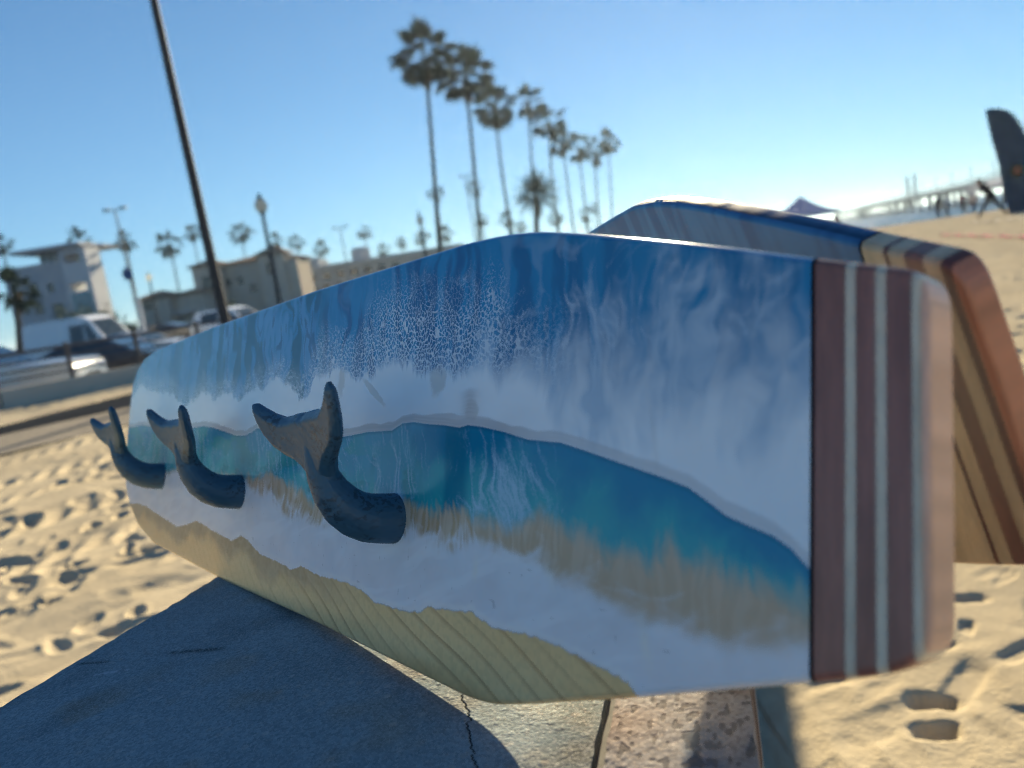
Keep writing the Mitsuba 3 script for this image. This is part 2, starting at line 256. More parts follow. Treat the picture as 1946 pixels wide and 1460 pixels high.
def edg_c(p, n, uv):
    l, w = wall_ll(p)
    pit = edg_pit(l, w)
    k = mix((0.165, 0.118, 0.096), (0.235, 0.185, 0.16), fbm(l * 120, w * 120, 1.0))
    k = mix(k, (0.30, 0.30, 0.31), smoothstep(0.5, 0.7, noise(l * 40, w * 30, 3.0)) * 0.7)
    k = k * (0.75 + 0.5 * noise(l * 800, w * 800))
    dark_wedge = smoothstep(0.010, 0.004, dr.abs(l + 0.021 - 0.05 * (w - 0.24))) * smoothstep(0.272, 0.255, w)  # dark blue-grey wedge near the outer edge
    k = mix(k, (0.16, 0.19, 0.24), dark_wedge * 0.85)
    k = mix(k, (0.34, 0.29, 0.26), smoothstep(0.62, 0.72, noise(l * 1100, w * 900, 12.0)) * 0.4)
    return k * (1 - 0.55 * pit)
bs('edging_stone', {'type': 'twosided', 'bsdf': {'type': 'bumpmap', 'arbitrary': proc(edg_h, 4e-4), 'scale': 0.0010, 'bsdf': {'type': 'diffuse', 'reflectance': proc(edg_c)}}})
diff('wall_side', proc(lambda p, n, uv: mix((0.20, 0.20, 0.20), (0.27, 0.265, 0.25), fbm(p.x * 9, p.y * 9, p.z * 9)) * (0.9 + 0.2 * noise(p.x * 300, p.y * 300, p.z * 300))))

# resin seascape of the boards; uv = (along, up) on the board in metres
def lace(u, v, su, sv, seed):
    wu = 2.4 * (fbm(u * 0.16, v * 0.16, seed) - 0.5)
    wv = 2.4 * (fbm(u * 0.16, v * 0.16, seed + 5) - 0.5)
    a, b, c = voronoi((u + 2 * wu) / su + seed, (v + 2 * wv) / sv)
    return b - a

def ridge(x, y, seed, octs=3):
    s, a, tot = 0.0, 0.5, 0.0
    for o in range(octs):
        k = 2 ** o
        r = 1 - dr.abs(2 * noise(x * k + 3 * o, y * k, seed + 7 * o) - 1)
        s += a * r * r
        tot += a
        a *= 0.55
    return s / tot

def resin_fn(p, n, uv):
    u, v = uv.x * 1000, uv.y * 1000
    near = smoothstep(-30, -170, u)
    left = smoothstep(70, 130, u)
    w1 = fbm(u * 0.028, v * 0.030, 2.0, 3) - 0.5
    w2 = fbm(u * 0.085 + 5, v * 0.060, 4.0, 3) - 0.5
    uw = u + 20 * w1 + 8 * w2                        # the pour drags sideways
    vw = v + 16 * (fbm(u * 0.05, v * 0.04, 8.0) - 0.5)
    st = fbm(uw * 0.50, vw * 0.060, 1.0)
    st2 = fbm(uw * 0.14 + 3, vw * 0.030, 6.0)
    cloud = fbm(uw * 0.070, vw * 0.085, 17.0, 4)
    cell = lace(u + 3 * w2, v, 1.9, 2.7, 0.0)
    net = smoothstep(0.30, 0.02, cell)
    fine = ridge(uw * 0.22, vw * 0.060, 33.0)          # long filaments
    soft = ridge(uw * 0.055 + 0.3 * w1, vw * 0.050, 35.0)
    white = mi.Color3f(0.84, 0.91, 0.96) * (0.96 + 0.07 * cloud)
    # ---- deep water under the top rail
    top = curve(u, CURVE_TOP) + 9 * (st2 - 0.5) + (6 - 4 * near) * (st - 0.5) + 14 * near * (cloud - 0.5)
    m = fbm(uw * 0.085, vw * 0.022, 31.0)
    deep = mix((0.004, 0.125, 0.32), (0.010, 0.25, 0.52), smoothstep(0.30, 0.62, st2))
    marb = mix((0.006, 0.125, 0.22), (0.015, 0.24, 0.48), smoothstep(0.40, 0.45, m))
    marb = mix(marb, (0.09, 0.33, 0.60), smoothstep(0.48, 0.54, m) * 0.85)
    marb = mix(marb, (0.008, 0.13, 0.30), smoothstep(0.585, 0.60, m) * smoothstep(0.66, 0.64, m))
    marb = mix(marb, (0.006, 0.11, 0.16), smoothstep(0.012, 0.0, dr.abs(m - 0.475)) * 0.55)
    deep = mix(deep, marb, left * (1 - 0.35 * smoothstep(250, 420, u)))
    deep = mix(deep, (0.03, 0.23, 0.43), near * 0.6)
    hl = 36 + 24 * smoothstep(0.35, 0.65, noise(u * 0.030, 2.0, 7.0)) * (1 - left) + 18 * near - 12 * left
    t = (v - top) / hl
    dens = dr.clip(1 - t, 0, 1)
    pat = mix(net * 0.75 + 0.25 * fine, 0.55 * soft + 0.45 * fine, dr.clip(near * 1.1 + 0.35 * smoothstep(0.3, 0.9, t), 0, 1)).x
    F = smoothstep(0.34, 0.80, 0.62 * dens + 0.66 * (pat - 0.33)) * (0.78 - 0.26 * near)
    F = dr.maximum(F, smoothstep(0.45, 0.80, soft) * smoothstep(2.4, 0.5, t) * (0.06 + 0.16 * near))
    F = dr.maximum(F, smoothstep(0.05 + 0.30 * near, -0.08 - 0.30 * near, t + 0.6 * near * (st2 - 0.5) + 0.5 * near * (cloud - 0.5)))
    col = mix(deep, white, F)
    # drifting grey stains in the upper foam
    stain = gauss(u, -36, 8) * gauss(v, 64, 9) + gauss(u, -64, 6) * gauss(v, 49, 5) + gauss(v, 0.55 * (u - 22) + 58, 3.0) * gauss(u, 26, 14) + 0.7 * gauss(u, 66, 7) * gauss(v, 68, 14)
    stain = smoothstep(0.35, 0.65, stain + 0.35 * (fbm(u * 0.2, v * 0.2, 41.0) - 0.5))
    stain = dr.maximum(stain * 0.75, gauss(u - 0.12 * v - 0.004 * (v - 30) * (v - 30), -172, 0.9) * gauss(v, 36, 17) * 0.22)
    col = mix(col, (0.62, 0.60, 0.57), stain * smoothstep(0.1, -0.1, t))
    # ---- crest: a thick grey lip over turquoise water
    cr = curve(u, CURVE_CREST)
    d = v - cr
    lip = smoothstep(4.4, 3.2, d + 1.2 * (noise(u * 0.12, 3.0) - 0.5) - 2.0 * gauss(u, -45, 16))
    lip = dr.maximum(lip, gauss(u, -62, 6) * smoothstep(17, 14, d) * 0.9)
    rip = 0.06 * smoothstep(0.4, 0.6, noise(d * 1.6, u * 0.03, 2.0))
    col = mix(col, mi.Color3f(0.56, 0.56, 0.58) - rip, lip * smoothstep(-0.2, 0.3, d) * (0.85 - 0.35 * near))
    tn = curve(u, CURVE_TAN) + 7 * (cloud - 0.5) + 4 * (st - 0.5)
    dep = dr.clip((cr - v) / dr.maximum(cr - tn, 1.0), 0, 1.4)
    teal = mix((0.006, 0.23, 0.41), (0.030, 0.39, 0.45), smoothstep(0.1, 0.95, dep + 0.7 * (cloud - 0.5)))
    teal = mix(teal, (0.010, 0.28, 0.34), smoothstep(0.50, 0.62, fbm(u * 0.05 + 3, v * 0.10, 15.0)) * smoothstep(-40, 0, u))
    teal = mix(teal, (0.050, 0.37, 0.56), smoothstep(0.42, 0.58, fbm(u * 0.045, v * 0.03, 25.0)) * smoothstep(-48, -42, u + 3 * w2) * smoothstep(60, 20, u) * 0.85)
    teal = mix(teal, (0.004, 0.19, 0.32), smoothstep(-66, -58, u) * smoothstep(-43, -47, u + 4 * w2) * 0.7)
    wave = gauss(u, -88, 30) + gauss(u, 0, 26) * 0.75 + gauss(u, 75, 40) * 0.55 + gauss(u, 170, 60) * 0.65 + 0.6 * smoothstep(200, 330, u)
    fan = ridge((uw + 0.40 * (cr - v)) * 0.20, vw * 0.055, 51.0)
    F3 = smoothstep(0.30, 0.82, dr.clip(wave, 0, 1.1) * (0.24 + 0.30 * dep) + 0.70 * (fan - 0.33) + 0.10 * (net - 0.3)) * (0.25 + 0.75 * dr.clip(wave * 1.4, 0, 1))
    teal = mix(teal, (0.42, 0.63, 0.78), F3 * 0.80)
    teal = mix(teal, (0.004, 0.10, 0.22), gauss(d, -0.5, 0.9) * 0.45)
    col = mix(col, teal, smoothstep(0.25, -0.25, d))
    # ---- wet sand showing through thin foam
    fo = curve(u, CURVE_FOAM) + 7 * (cloud - 0.5)
    g = dr.clip((tn - v) / dr.maximum(tn - fo, 2.0), -0.5, 1.5)
    tan = mix((0.52, 0.37, 0.22), (0.62, 0.50, 0.37), smoothstep(0.3, 0.7, st))
    tan = mix(tan, (0.60, 0.46, 0.33), near * 0.7)
    veil = mix(ridge(uw * 0.16, vw * 0.06, 61.0), ridge((u + 1.6 * v + 14 * w1) * 0.045, (v - 0.3 * u) * 0.07, 63.0), near).x
    F2 = smoothstep(0.42 + 0.1 * near, 1.12 + 0.1 * near, 0.06 + 0.72 * g + (0.85 - 0.25 * near) * (veil - 0.36))
    lav = mix((0.76, 0.77, 0.81), (0.81, 0.84, 0.88), cloud)
    tan = mix(tan, lav, F2)
    sw = 3.2 + 3.0 * near
    col = mix(col, tan, smoothstep(sw, -sw, v - tn + 5 * (fan - 0.4)))
    pink = lav * (0.95 + 0.10 * cloud)
    band = smoothstep(0.5, 0.7, fbm(u * 0.02 + 0.006 * v, v * 0.16 + 0.05 * u + 2 * w1, 81.0))
    pink = mix(pink, (0.86, 0.89, 0.92), band * 0.7)
    pink = mix(pink, (0.25, 0.25, 0.27), smoothstep(0.94, 0.97, noise(u * 0.40, v * 0.40, 3.0)) * 0.3)
    col = mix(col, pink, smoothstep(4.0, -4.0, v - fo))
    pale_spots = gauss(u, -166 + 0.25 * (v + 30), 2.2) * gauss(v, -27, 7) + gauss(u, -72, 1.8) * gauss(v, -17, 5) + 0.6 * gauss(u, -118 + 0.5 * (v + 12), 1.8) * gauss(v, -14, 4)  # soft white spots in the lower foam
    col = mix(col, (0.86, 0.86, 0.82), pale_spots * (0.5 + 0.6 * fine))
    # ---- bare timber at the lower rail
    wd = curve(u, CURVE_WOOD)
    e = v - wd + 0.8 * (noise(u * 0.35, 4.0) - 0.5) + 0.5 * (noise(u * 1.1, 7.0) - 0.5)
    col = mix(col, (0.90, 0.90, 0.87), gauss(e, 1.8, 1.3) * 0.5)
    col = mix(col, (0.30, 0.25, 0.20), gauss(e, 0.1, 0.45) * 0.6 * smoothstep(90, 20, u))
    q = v - 0.30 * u - 0.0007 * (u + 60) * dr.abs(u + 60) + 9 * (fbm(u * 0.014, v * 0.02, 91.0, 2) - 0.5)
    rg = q * (0.085 + 0.03 * noise(u * 0.004, 1.0, 2.0))
    fr = rg - dr.floor(rg)
    line = smoothstep(0.62, 0.95, fr) * smoothstep(1.0, 0.95, fr) * (0.35 + 0.8 * cell_rand(dr.floor(rg), 2.0, 5.0))
    pores = noise(u * 0.9, v * 0.9, 95.0)
    wood = mix((0.88, 0.57, 0.25), (0.94, 0.65, 0.32), fbm(u * 0.03, v * 0.10, 96.0)) * (0.97 + 0.06 * pores)
    wood = mix(wood, (0.46, 0.25, 0.10), line * 0.62 * (0.25 + 0.75 * smoothstep(220, 40, u)))
    wood = mix(wood, (0.70, 0.38, 0.14), smoothstep(-58, -68.5, v + 3 * w2) * smoothstep(40, -40, u) * 0.75)
    wet = smoothstep(0, 10, e + 15 + 10 * (noise(u * 0.06, 9.0) - 0.5) + 4 * (cloud - 0.5)) * smoothstep(10, 110, u)
    wood = mix(wood, mix((0.34, 0.25, 0.145), (0.52, 0.42, 0.27), ridge(uw * 0.12, vw * 0.12, 97.0)), wet * 0.85)
    wood = mix(wood, wood * 0.84, smoothstep(0.55, 0.7, noise(u * 0.5, v * 0.5, 1.0)) * 0.35)
    col = mix(col, wood, smoothstep(0.3, -0.3, e))
    ed = v - curve(u, CURVE_EDGE)  # pale rail: whitish resin edge with its sky highlight painted in
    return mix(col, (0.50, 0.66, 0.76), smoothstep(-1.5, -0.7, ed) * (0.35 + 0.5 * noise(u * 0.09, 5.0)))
def resin_bump(p, n, uv):
    return noise(uv.x * 38, uv.y * 38, 1.0) + 0.35 * noise(uv.x * 120, uv.y * 120, 5.0)
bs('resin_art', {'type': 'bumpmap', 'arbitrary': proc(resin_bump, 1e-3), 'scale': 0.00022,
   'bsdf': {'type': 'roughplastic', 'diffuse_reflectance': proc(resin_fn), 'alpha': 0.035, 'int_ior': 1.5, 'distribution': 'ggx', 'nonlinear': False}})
def resin_back_fn(p, n, uv):
    u, v = uv.x * 1000, uv.y * 1000
    st = fbm(u * 0.12, v * 0.03, 1.0)
    c = mix((0.020, 0.11, 0.27), (0.04, 0.18, 0.37), smoothstep(0.3, 0.7, st))
    top = 10 + 10 * (fbm(u * 0.05, 3.0, 2.0) - 0.5)
    e = lace(u, v, 3.0, 4.5, 3.0)
    t = (v - top) / 30
    thr = 0.4 * dr.clip(1 - t, 0, 1)
    return mix(c, (0.74, 0.77, 0.8), dr.maximum(smoothstep(thr + .1, thr - .1, e) * smoothstep(1, .5, t), smoothstep(.1, -.1, t)))
bs('resin_back', {'type': 'bumpmap', 'arbitrary': proc(resin_bump, 1e-3), 'scale': 0.00022,
   'bsdf': {'type': 'roughplastic', 'diffuse_reflectance': proc(resin_back_fn), 'alpha': 0.16, 'int_ior': 1.5, 'distribution': 'ggx', 'nonlinear': False}})

def wood_mat(key, a, b, seed, rough=0.32):
    def fn(p, n, uv):
        u, v = uv.x * 1000, uv.y * 1000
        wv = 2.5 * (noise(u * 0.05, v * 0.02, seed + 20) - 0.5)
        g = fbm((u + wv) * 1.5, v * 0.045, seed, 4)
        k = noise((u + wv) * 7.0, v * 0.22, seed + 3)
        w = fbm(u * 0.1, v * 0.03, seed + 9)
        return mix(a, b, 0.75 * g + 0.35 * (w - 0.2)) * (0.78 + 0.34 * k) * (0.9 + 0.2 * smoothstep(0.35, 0.65, w))
    return bs(key, {'type': 'twosided', 'bsdf': {'type': 'principled', 'base_color': proc(fn), 'roughness': rough, 'specular': 0.45, 'clearcoat': 0.4, 'clearcoat_gloss': 0.85}})
wood_mat('walnut', (0.22, 0.092, 0.070), (0.34, 0.15, 0.115), 1.0)
wood_mat('pale_inlay', (0.56, 0.48, 0.36), (0.68, 0.60, 0.47), 2.0)
wood_mat('rosy_wood', (0.58, 0.34, 0.24), (0.70, 0.44, 0.33), 3.0)
wood_mat('tan_wood', (0.56, 0.36, 0.20), (0.70, 0.48, 0.29), 4.0)
wood_mat('red_wood', (0.42, 0.155, 0.085), (0.56, 0.23, 0.13), 5.0)
wood_mat('brown_wood', (0.20, 0.085, 0.055), (0.30, 0.13, 0.09), 7.0)
wood_mat('dark_red_wood', (0.13, 0.040, 0.030), (0.20, 0.07, 0.05), 6.0)
diff('resin_seam', (0.012, 0.010, 0.016))

def hook_c(p, n, uv):
    q = smoothstep(0.48, 0.62, fbm(p.x * 620, p.y * 620, p.z * 620)) * smoothstep(0.40, 0.62, fbm(p.x * 90, p.y * 90, p.z * 90))
    c = mix((0.026, 0.085, 0.138), (0.052, 0.122, 0.175), fbm(p.x * 90, p.y * 90, p.z * 90))
    return mix(c, (0.014, 0.022, 0.030), q * 0.65)
def hook_h(p, n, uv):
    return fbm(p.x * 300, p.y * 300, p.z * 300)
bs('hook_iron', {'type': 'twosided', 'bsdf': {'type': 'bumpmap', 'arbitrary': proc(hook_h, 3e-4), 'scale': 0.0005,
   'bsdf': {'type': 'principled', 'base_color': proc(hook_c), 'roughness': 0.42, 'metallic': 0.15, 'specular': 0.55}}})

# ---------------------------------------------------------------- the two boards
OUTLINE2 = [[-256.6, -7.7], [-251.8, -13.1], [-242, -18], [-222.6, -24.8], [-160, -45], [-107, -58.5], [-80, -64], [-62, -67], [-42, -64.5], [-24, -52], [-8, -30], [8, 0], [28, 35], [52, 68], [80, 86], [98, 97], [99, 106], [86, 111.5], [50, 116.5], [10, 120], [-30, 122.5], [-60, 124], [-86, 122], [-103, 119.3], [-128, 113.5], [-152, 107], [-177.6, 100.1], [-197.5, 94.4], [-222.8, 86.7], [-237, 82.6], [-249, 79.3], [-253.3, 77], [-256, 74], [-257.2, 70.4]]
def outline_mm(pts):
    p = np.array(pts, float)
    p[:, 0] = np.where(p[:, 0] < -249.0, -249.0 + (p[:, 0] + 249.0) * 0.32, p[:, 0])
    q = np.vstack([p, p[:1]])
    seg = np.linalg.norm(np.diff(q, axis=0), axis=1)
    s = np.concatenate([[0], np.cumsum(seg)])
    n = int(s[-1] / 2.0)
    t = np.linspace(0, s[-1], n, endpoint=False)
    r = np.stack([np.interp(t, s, q[:, k]) for k in (0, 1)], 1)
    for _ in range(4):
        r = 0.25 * np.roll(r, 1, 0) + 0.5 * r + 0.25 * np.roll(r, -1, 0)
    return r / 1000

def board_body(thick, bevel, pts):
    r = outline_mm(pts)
    a = (np.roll(r, -1, 0) - np.roll(r, 1, 0))
    if np.sum(r[:, 0] * np.roll(r[:, 1], -1) - r[:, 1] * np.roll(r[:, 0], -1)) < 0:
        r = r[::-1]
        a = (np.roll(r, -1, 0) - np.roll(r, 1, 0))
    a /= np.linalg.norm(a, axis=1, keepdims=True)
    nrm = np.stack([-a[:, 1], a[:, 0]], 1)          # inward for a counter-clockwise outline
    rings = []
    for k in range(8):
        an = k / 7 * math.pi / 2
        rings.append((bevel * (1 - math.sin(an)), -bevel * (1 - math.cos(an))))
    rings += [(i, -thick - w) for i, w in reversed(rings)]
    n = len(r)
    v = [np.column_stack([r + nrm * i, np.full(n, w)]) for i, w in rings]
    k = np.arange(n)
    f = []
    for j in range(len(rings) - 1):
        a0, b0 = j * n + k, j * n + (k + 1) % n
        a1, b1 = a0 + n, b0 + n
        f += [np.stack([a0, a1, b1], 1), np.stack([a0, b1, b0], 1)]
    v = np.vstack(v)
    c = r.mean(0)
    v = np.vstack([v, [[c[0], c[1], 0.0]], [[c[0], c[1], -thick]]])
    m = (len(rings) - 1) * n
    f += [np.stack([k, (k + 1) % n, k * 0 + len(v) - 2], 1), np.stack([m + (k + 1) % n, m + k, k * 0 + len(v) - 1], 1)]
    t = trimesh.Trimesh(v, np.vstack(f), process=False)
    if t.volume < 0:
        t.invert()
    return t

def slab_cut(M, u0, u1, lean=(0.0, 0.0)):
    """the part of the body between u0 and u1; a cut may lean along the height"""
    n0, n1 = np.array([1, lean[0], 0.0]), np.array([1, lean[1], 0.0])
    a = M.trim_by_plane((n0 / np.linalg.norm(n0)).tolist(), u0 / np.linalg.norm(n0)) if u0 is not None else M
    return a.trim_by_plane((-n1 / np.linalg.norm(n1)).tolist(), -u1 / np.linalg.norm(n1)) if u1 is not None else a

def put_board(key, mesh, bsdf, fr):
    v, f, n = meshkit.arrays(mesh, 32)
    uvs = v[:, :2].copy()
    w = v @ fr[:3, :3].T + fr[:3, 3]
    if np.linalg.det(fr[:3, :3]) < 0:
        f = f[:, ::-1]
    return put(key, (w, f), bsdf, smooth=True, uv=uvs)

def build_board(root, fr, thick, bevel, art, strips, seam, pts, lean=0.0):
    M = man(board_body(thick, bevel, pts))
    put_board(root + '__resin_panel', tm(slab_cut(M, seam + 0.0012, None, (lean, 0))), art, fr)
    put_board(root + '__seam', tm(slab_cut(M, seam + 0.0001, seam + 0.0011, (lean, lean))), 'resin_seam', fr)
    edges = [-1.0] + [e for e, _ in strips[1:]] + [seam]
    for i, (e, mat) in enumerate(strips):
        g = 0.00006
        put_board(root + '__wood_strip', tm(slab_cut(M, None if i == 0 else edges[i] + g, edges[i + 1] - g, (0.0, lean if i == len(strips) - 1 else 0.0))), mat, fr)

b1 = thing('hook_rack', 'glossy resin wave board with three dark whale tail hooks, standing on the concrete wall', 'wall rack')
F1 = frame(B1['o'], B1['u'], B1['v'], B1['n'])
strips1 = [(-1, 'rosy_wood'), (-0.2500, 'pale_inlay'), (-0.2479, 'walnut'), (-0.2418, 'pale_inlay'), (-0.2391, 'walnut'), (-0.2340, 'pale_inlay'), (-0.2312, 'walnut')]
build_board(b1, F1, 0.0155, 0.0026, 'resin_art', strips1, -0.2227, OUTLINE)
b2 = thing('surfboard_rack', 'second striped board leaning behind the hook rack, its striped wooden tail towards the beach', 'wall rack')
F2 = frame(B2['o'], B2['u'], B2['v'], B2['n'])
strips2 = [(-1, 'red_wood'), (-0.2488, 'dark_red_wood'), (-0.2458, 'tan_wood'), (-0.2400, 'brown_wood'), (-0.2335, 'tan_wood'), (-0.2275, 'dark_red_wood'), (-0.2258, 'tan_wood')]
build_board(b2, F2, 0.010, 0.0022, 'resin_back', strips2, -0.2060, OUTLINE2, 0.13)

def bead(root, fr, u, v, w, r):  # bead added on a rail to catch a sun glint
    m = trimesh.creation.icosphere(3, r)
    m.apply_scale([1.5, 0.9, 1.0])
    put_board(root + '__added_glint_bead', trimesh.Trimesh(m.vertices + np.array([u, v, w]), m.faces, process=False), 'glint_resin', fr)
bs('glint_resin', {'type': 'roughplastic', 'diffuse_reflectance': {'type': 'rgb', 'value': [0.16, 0.30, 0.42]}, 'alpha': 0.07, 'int_ior': 1.5})
_ce = np.array(CURVE_EDGE)
for _u, _r in ((-151.5, 1.0), (-155.5, 1.3), (-159.5, 1.2), (-163.5, 0.9), (-174, 0.8), (-140, 0.7), (-187, 0.7)):
    bead(b1, F1, _u / 1000, (float(np.interp(_u, _ce[:, 0], _ce[:, 1])) - 1.0) / 1000, -0.0032, _r / 1000)
for _u, _v, _r in ((-86, 121.4, 1.2), (-90, 121.0, 1.0), (-80, 121.9, 0.9), (-70, 122.6, 0.8)):
    bead(b2, F2, _u / 1000, _v / 1000, -0.0028, _r / 1000)

def fluke_blade():
    """both tail flukes as one blade: plan in (along board, stem direction), rounded, tapering, tips bent outward; millimetres"""
    from shapely.geometry import Polygon, Point
    half = [(0, 9.6), (4, 10.4), (9, 10.6), (15, 10.2), (22, 10.4), (30, 13.6), (36, 17.2), (40.5, 20.2), (43.5, 20.6), (44.6, 17.0), (43.6, 11.0), (40.5, 4.0), (35, -2.6), (27, -7.8), (18.5, -11.6), (12.0, -15.6), (8.0, -20.5), (6.6, -27.0)]
    pts = half + [(-x, y) for x, y in reversed(half[1:])]
    P = Polygon(pts).buffer(-1.0).buffer(1.0, 16)
    cs = manifold3d.CrossSection([np.asarray(P.exterior.coords)[:-1]])
    if cs.area() < 1:
        cs = manifold3d.CrossSection([np.asarray(P.exterior.coords)[:-1][::-1]])
    t = tm(manifold3d.Manifold.extrude(cs, 1.0).refine_to_length(1.1))
    v = np.asarray(t.vertices).copy()
    ex = P.exterior
    dist = np.array([ex.distance(Point(x, y)) for x, y in v[:, :2]])
    ax = np.abs(v[:, 0])
    th = (11.0 - 5.2 * np.clip(ax / 44, 0, 1)) * np.sqrt(np.clip(dist / 3.4, 0.10, 1.0))
    z = (v[:, 2] - 0.5) * th + 7.0 * (ax / 44) ** 1.7 - 0.02 * np.clip(-v[:, 1] - 12, 0, 99) ** 2 * 0.4
    et, e3, o = np.array([0, .953, .303]), np.array([0, -.303, .953]), np.array([0, 39.0, 42.6])
    w = o + np.outer(v[:, 0], [1, 0, 0]) + np.outer(v[:, 1], et) + np.outer(z, e3)
    t = trimesh.Trimesh(w * 0.001, t.faces, process=False)
    if t.volume < 0:
        t.invert()
    return man(t)

def make_hook():
    """local axes (along board, up, out from the board), metres"""
    k = 0.001
    cl = [(0, -3, 12.2), (0, 5, 12.0), (.3, 13, 11.6), (2.2, 20, 11.0), (6, 26.5, 10.2), (12, 32.5, 8.8), (19.5, 37, 7.4), (27, 39.2, 6.8), (33, 40.6, 6.0), (37, 41.6, 5.0)]
    parts = hullchain([(np.array([0, v, n]) * k, r * k) for v, n, r in cl])
    parts.append(fluke_blade())
    M = blob(parts, 0.0012, 6)
    return man(M).trim_by_plane([0, 0, 1], -0.002)
hook = tm(make_hook())
for i, (hu, hv, roll) in enumerate([(-0.0018, -0.0024, -4.5), (0.2215, -0.0035, -0.5), (0.4387, -0.0024, -6.0)]):
    R = trimesh.transformations.rotation_matrix(math.radians(roll), [0, 0, 1])
    # the flukes turn with the stem; the base stays round
    loc = F1 @ trimesh.transformations.translation_matrix([hu, hv, 0.0]) @ R
    m = hook.copy()
    m.apply_transform(loc)
    if m.volume < 0:
        m.invert()
    kk = put(b1 + '__hook', m, 'hook_iron', smooth=True)

# ---------------------------------------------------------------- the wall the boards stand on
def wall_mesh(lat0, lat1, lon, ztop, zbot):
    """a prism along the wall: lat0(lon), lat1(lon) edges; ztop = offset from the cap plane; zbot = height (or offset as str)"""
    n, p = np.array(WALL['n']), np.array(WALL['p'])
    V = []
    for s in lon:
        for l in (lat0(s) if callable(lat0) else lat0, lat1(s) if callable(lat1) else lat1):
            q = _wl * l + _ww * s
            z = p[2] - (n[0] * (q[0] - p[0]) + n[1] * (q[1] - p[1])) / n[2] + ztop
            V.append([q[0], q[1], z])
            V.append([q[0], q[1], zbot if zbot is not None else z - 0.06])
    V = np.array(V)
    f = []
    m = len(lon)
    for i in range(m - 1):
        a = i * 4; b = a + 4
        # 0 left top,1 left bottom,2 right top,3 right bottom
        for q in ([a, a + 2, b + 2, b], [a + 1, b + 1, b + 3, a + 3], [a, b, b + 1, a + 1], [a + 2, a + 3, b + 3, b + 2]):
            f += [[q[0], q[1], q[2]], [q[0], q[2], q[3]]]
    f += [[0, 1, 3], [0, 3, 2]]
    e = (m - 1) * 4
    f += [[e, e + 3, e + 1], [e, e + 2, e + 3]]
    t = trimesh.Trimesh(V, f, process=False)
    if t.volume < 0:
        t.invert()
    return t
_rs = np.random.default_rng(3)
lon = np.concatenate([[-1.6, -0.6, 0.0], np.arange(0.10, 0.80, 0.006), [1.0, 1.6, 2.6, 4.2]])
_jit = dict(zip(np.round(lon, 4), _rs.normal(0, 0.0006, len(lon)) + 0.004 * (meshkit.fbm(np.stack([lon / 0.035, lon * 0, lon * 0], 1), 3, 4) - 0.5)))
_jit2 = dict(zip(np.round(lon, 4), _rs.normal(0, 0.0004, len(lon))))
_le = WALL['left']
left_edge = lambda s: float(np.interp(s, [q[0] for q in _le], [q[1] for q in _le])) + _jit[round(s, 4)]
L1, L2, L3 = WALL['l1'], WALL['l2'], WALL['l3']
wl = thing('concrete_wall', 'low grey concrete wall with pinkish stone edging carrying the two boards', 'wall')
put(wl + '__cap', wall_mesh(left_edge, lambda s: L1 + _jit2[round(s, 4)], lon, 0.0, None), 'cap_concrete')
put(wl + '__edging', wall_mesh(lambda s: L2 + _jit2[round(s, 4)], lambda s: L3 + 1.5 * _jit2[round(s, 4)], lon, 0.0, None), 'edging_stone')
put(wl + '__body', wall_mesh(lambda s: left_edge(s) + 0.004, L3 - 0.003, lon, -0.006, -0.3), 'wall_side')

# ---------------------------------------------------------------- sand
W0, W1 = np.array([-8.461, 12.851]), np.array([-6.923, 14.193])
wd_ = unit(W1 - W0)
wn_ = np.array([-wd_[1], wd_[0]])                       # inland side
WEND = W0 + wd_ * 16.5
far_d = np.array([math.sin(math.radians(9)), math.cos(math.radians(9))])
far_n = np.array([-far_d[1], far_d[0]])
def inland(x, y):
    """signed distance to the inland side of the low wall / promenade line"""
    a = (x - W0[0]) * wn_[0] + (y - W0[1]) * wn_[1]
    b = (x - WEND[0]) * far_n[0] + (y - WEND[1]) * far_n[1]
    along = (x - W0[0]) * wd_[0] + (y - W0[1]) * wd_[1]
    return np.where(along < 16.5, a, b)
def path_bands(x, y):
    """signed distances seaward of the low wall, used for the path"""
    return -((x - W0[0]) * wn_[0] + (y - W0[1]) * wn_[1])

def shadow_edge(a):
    return np.clip(3.18 - 0.45 * np.asarray(a, float), 2.0, 4.0)

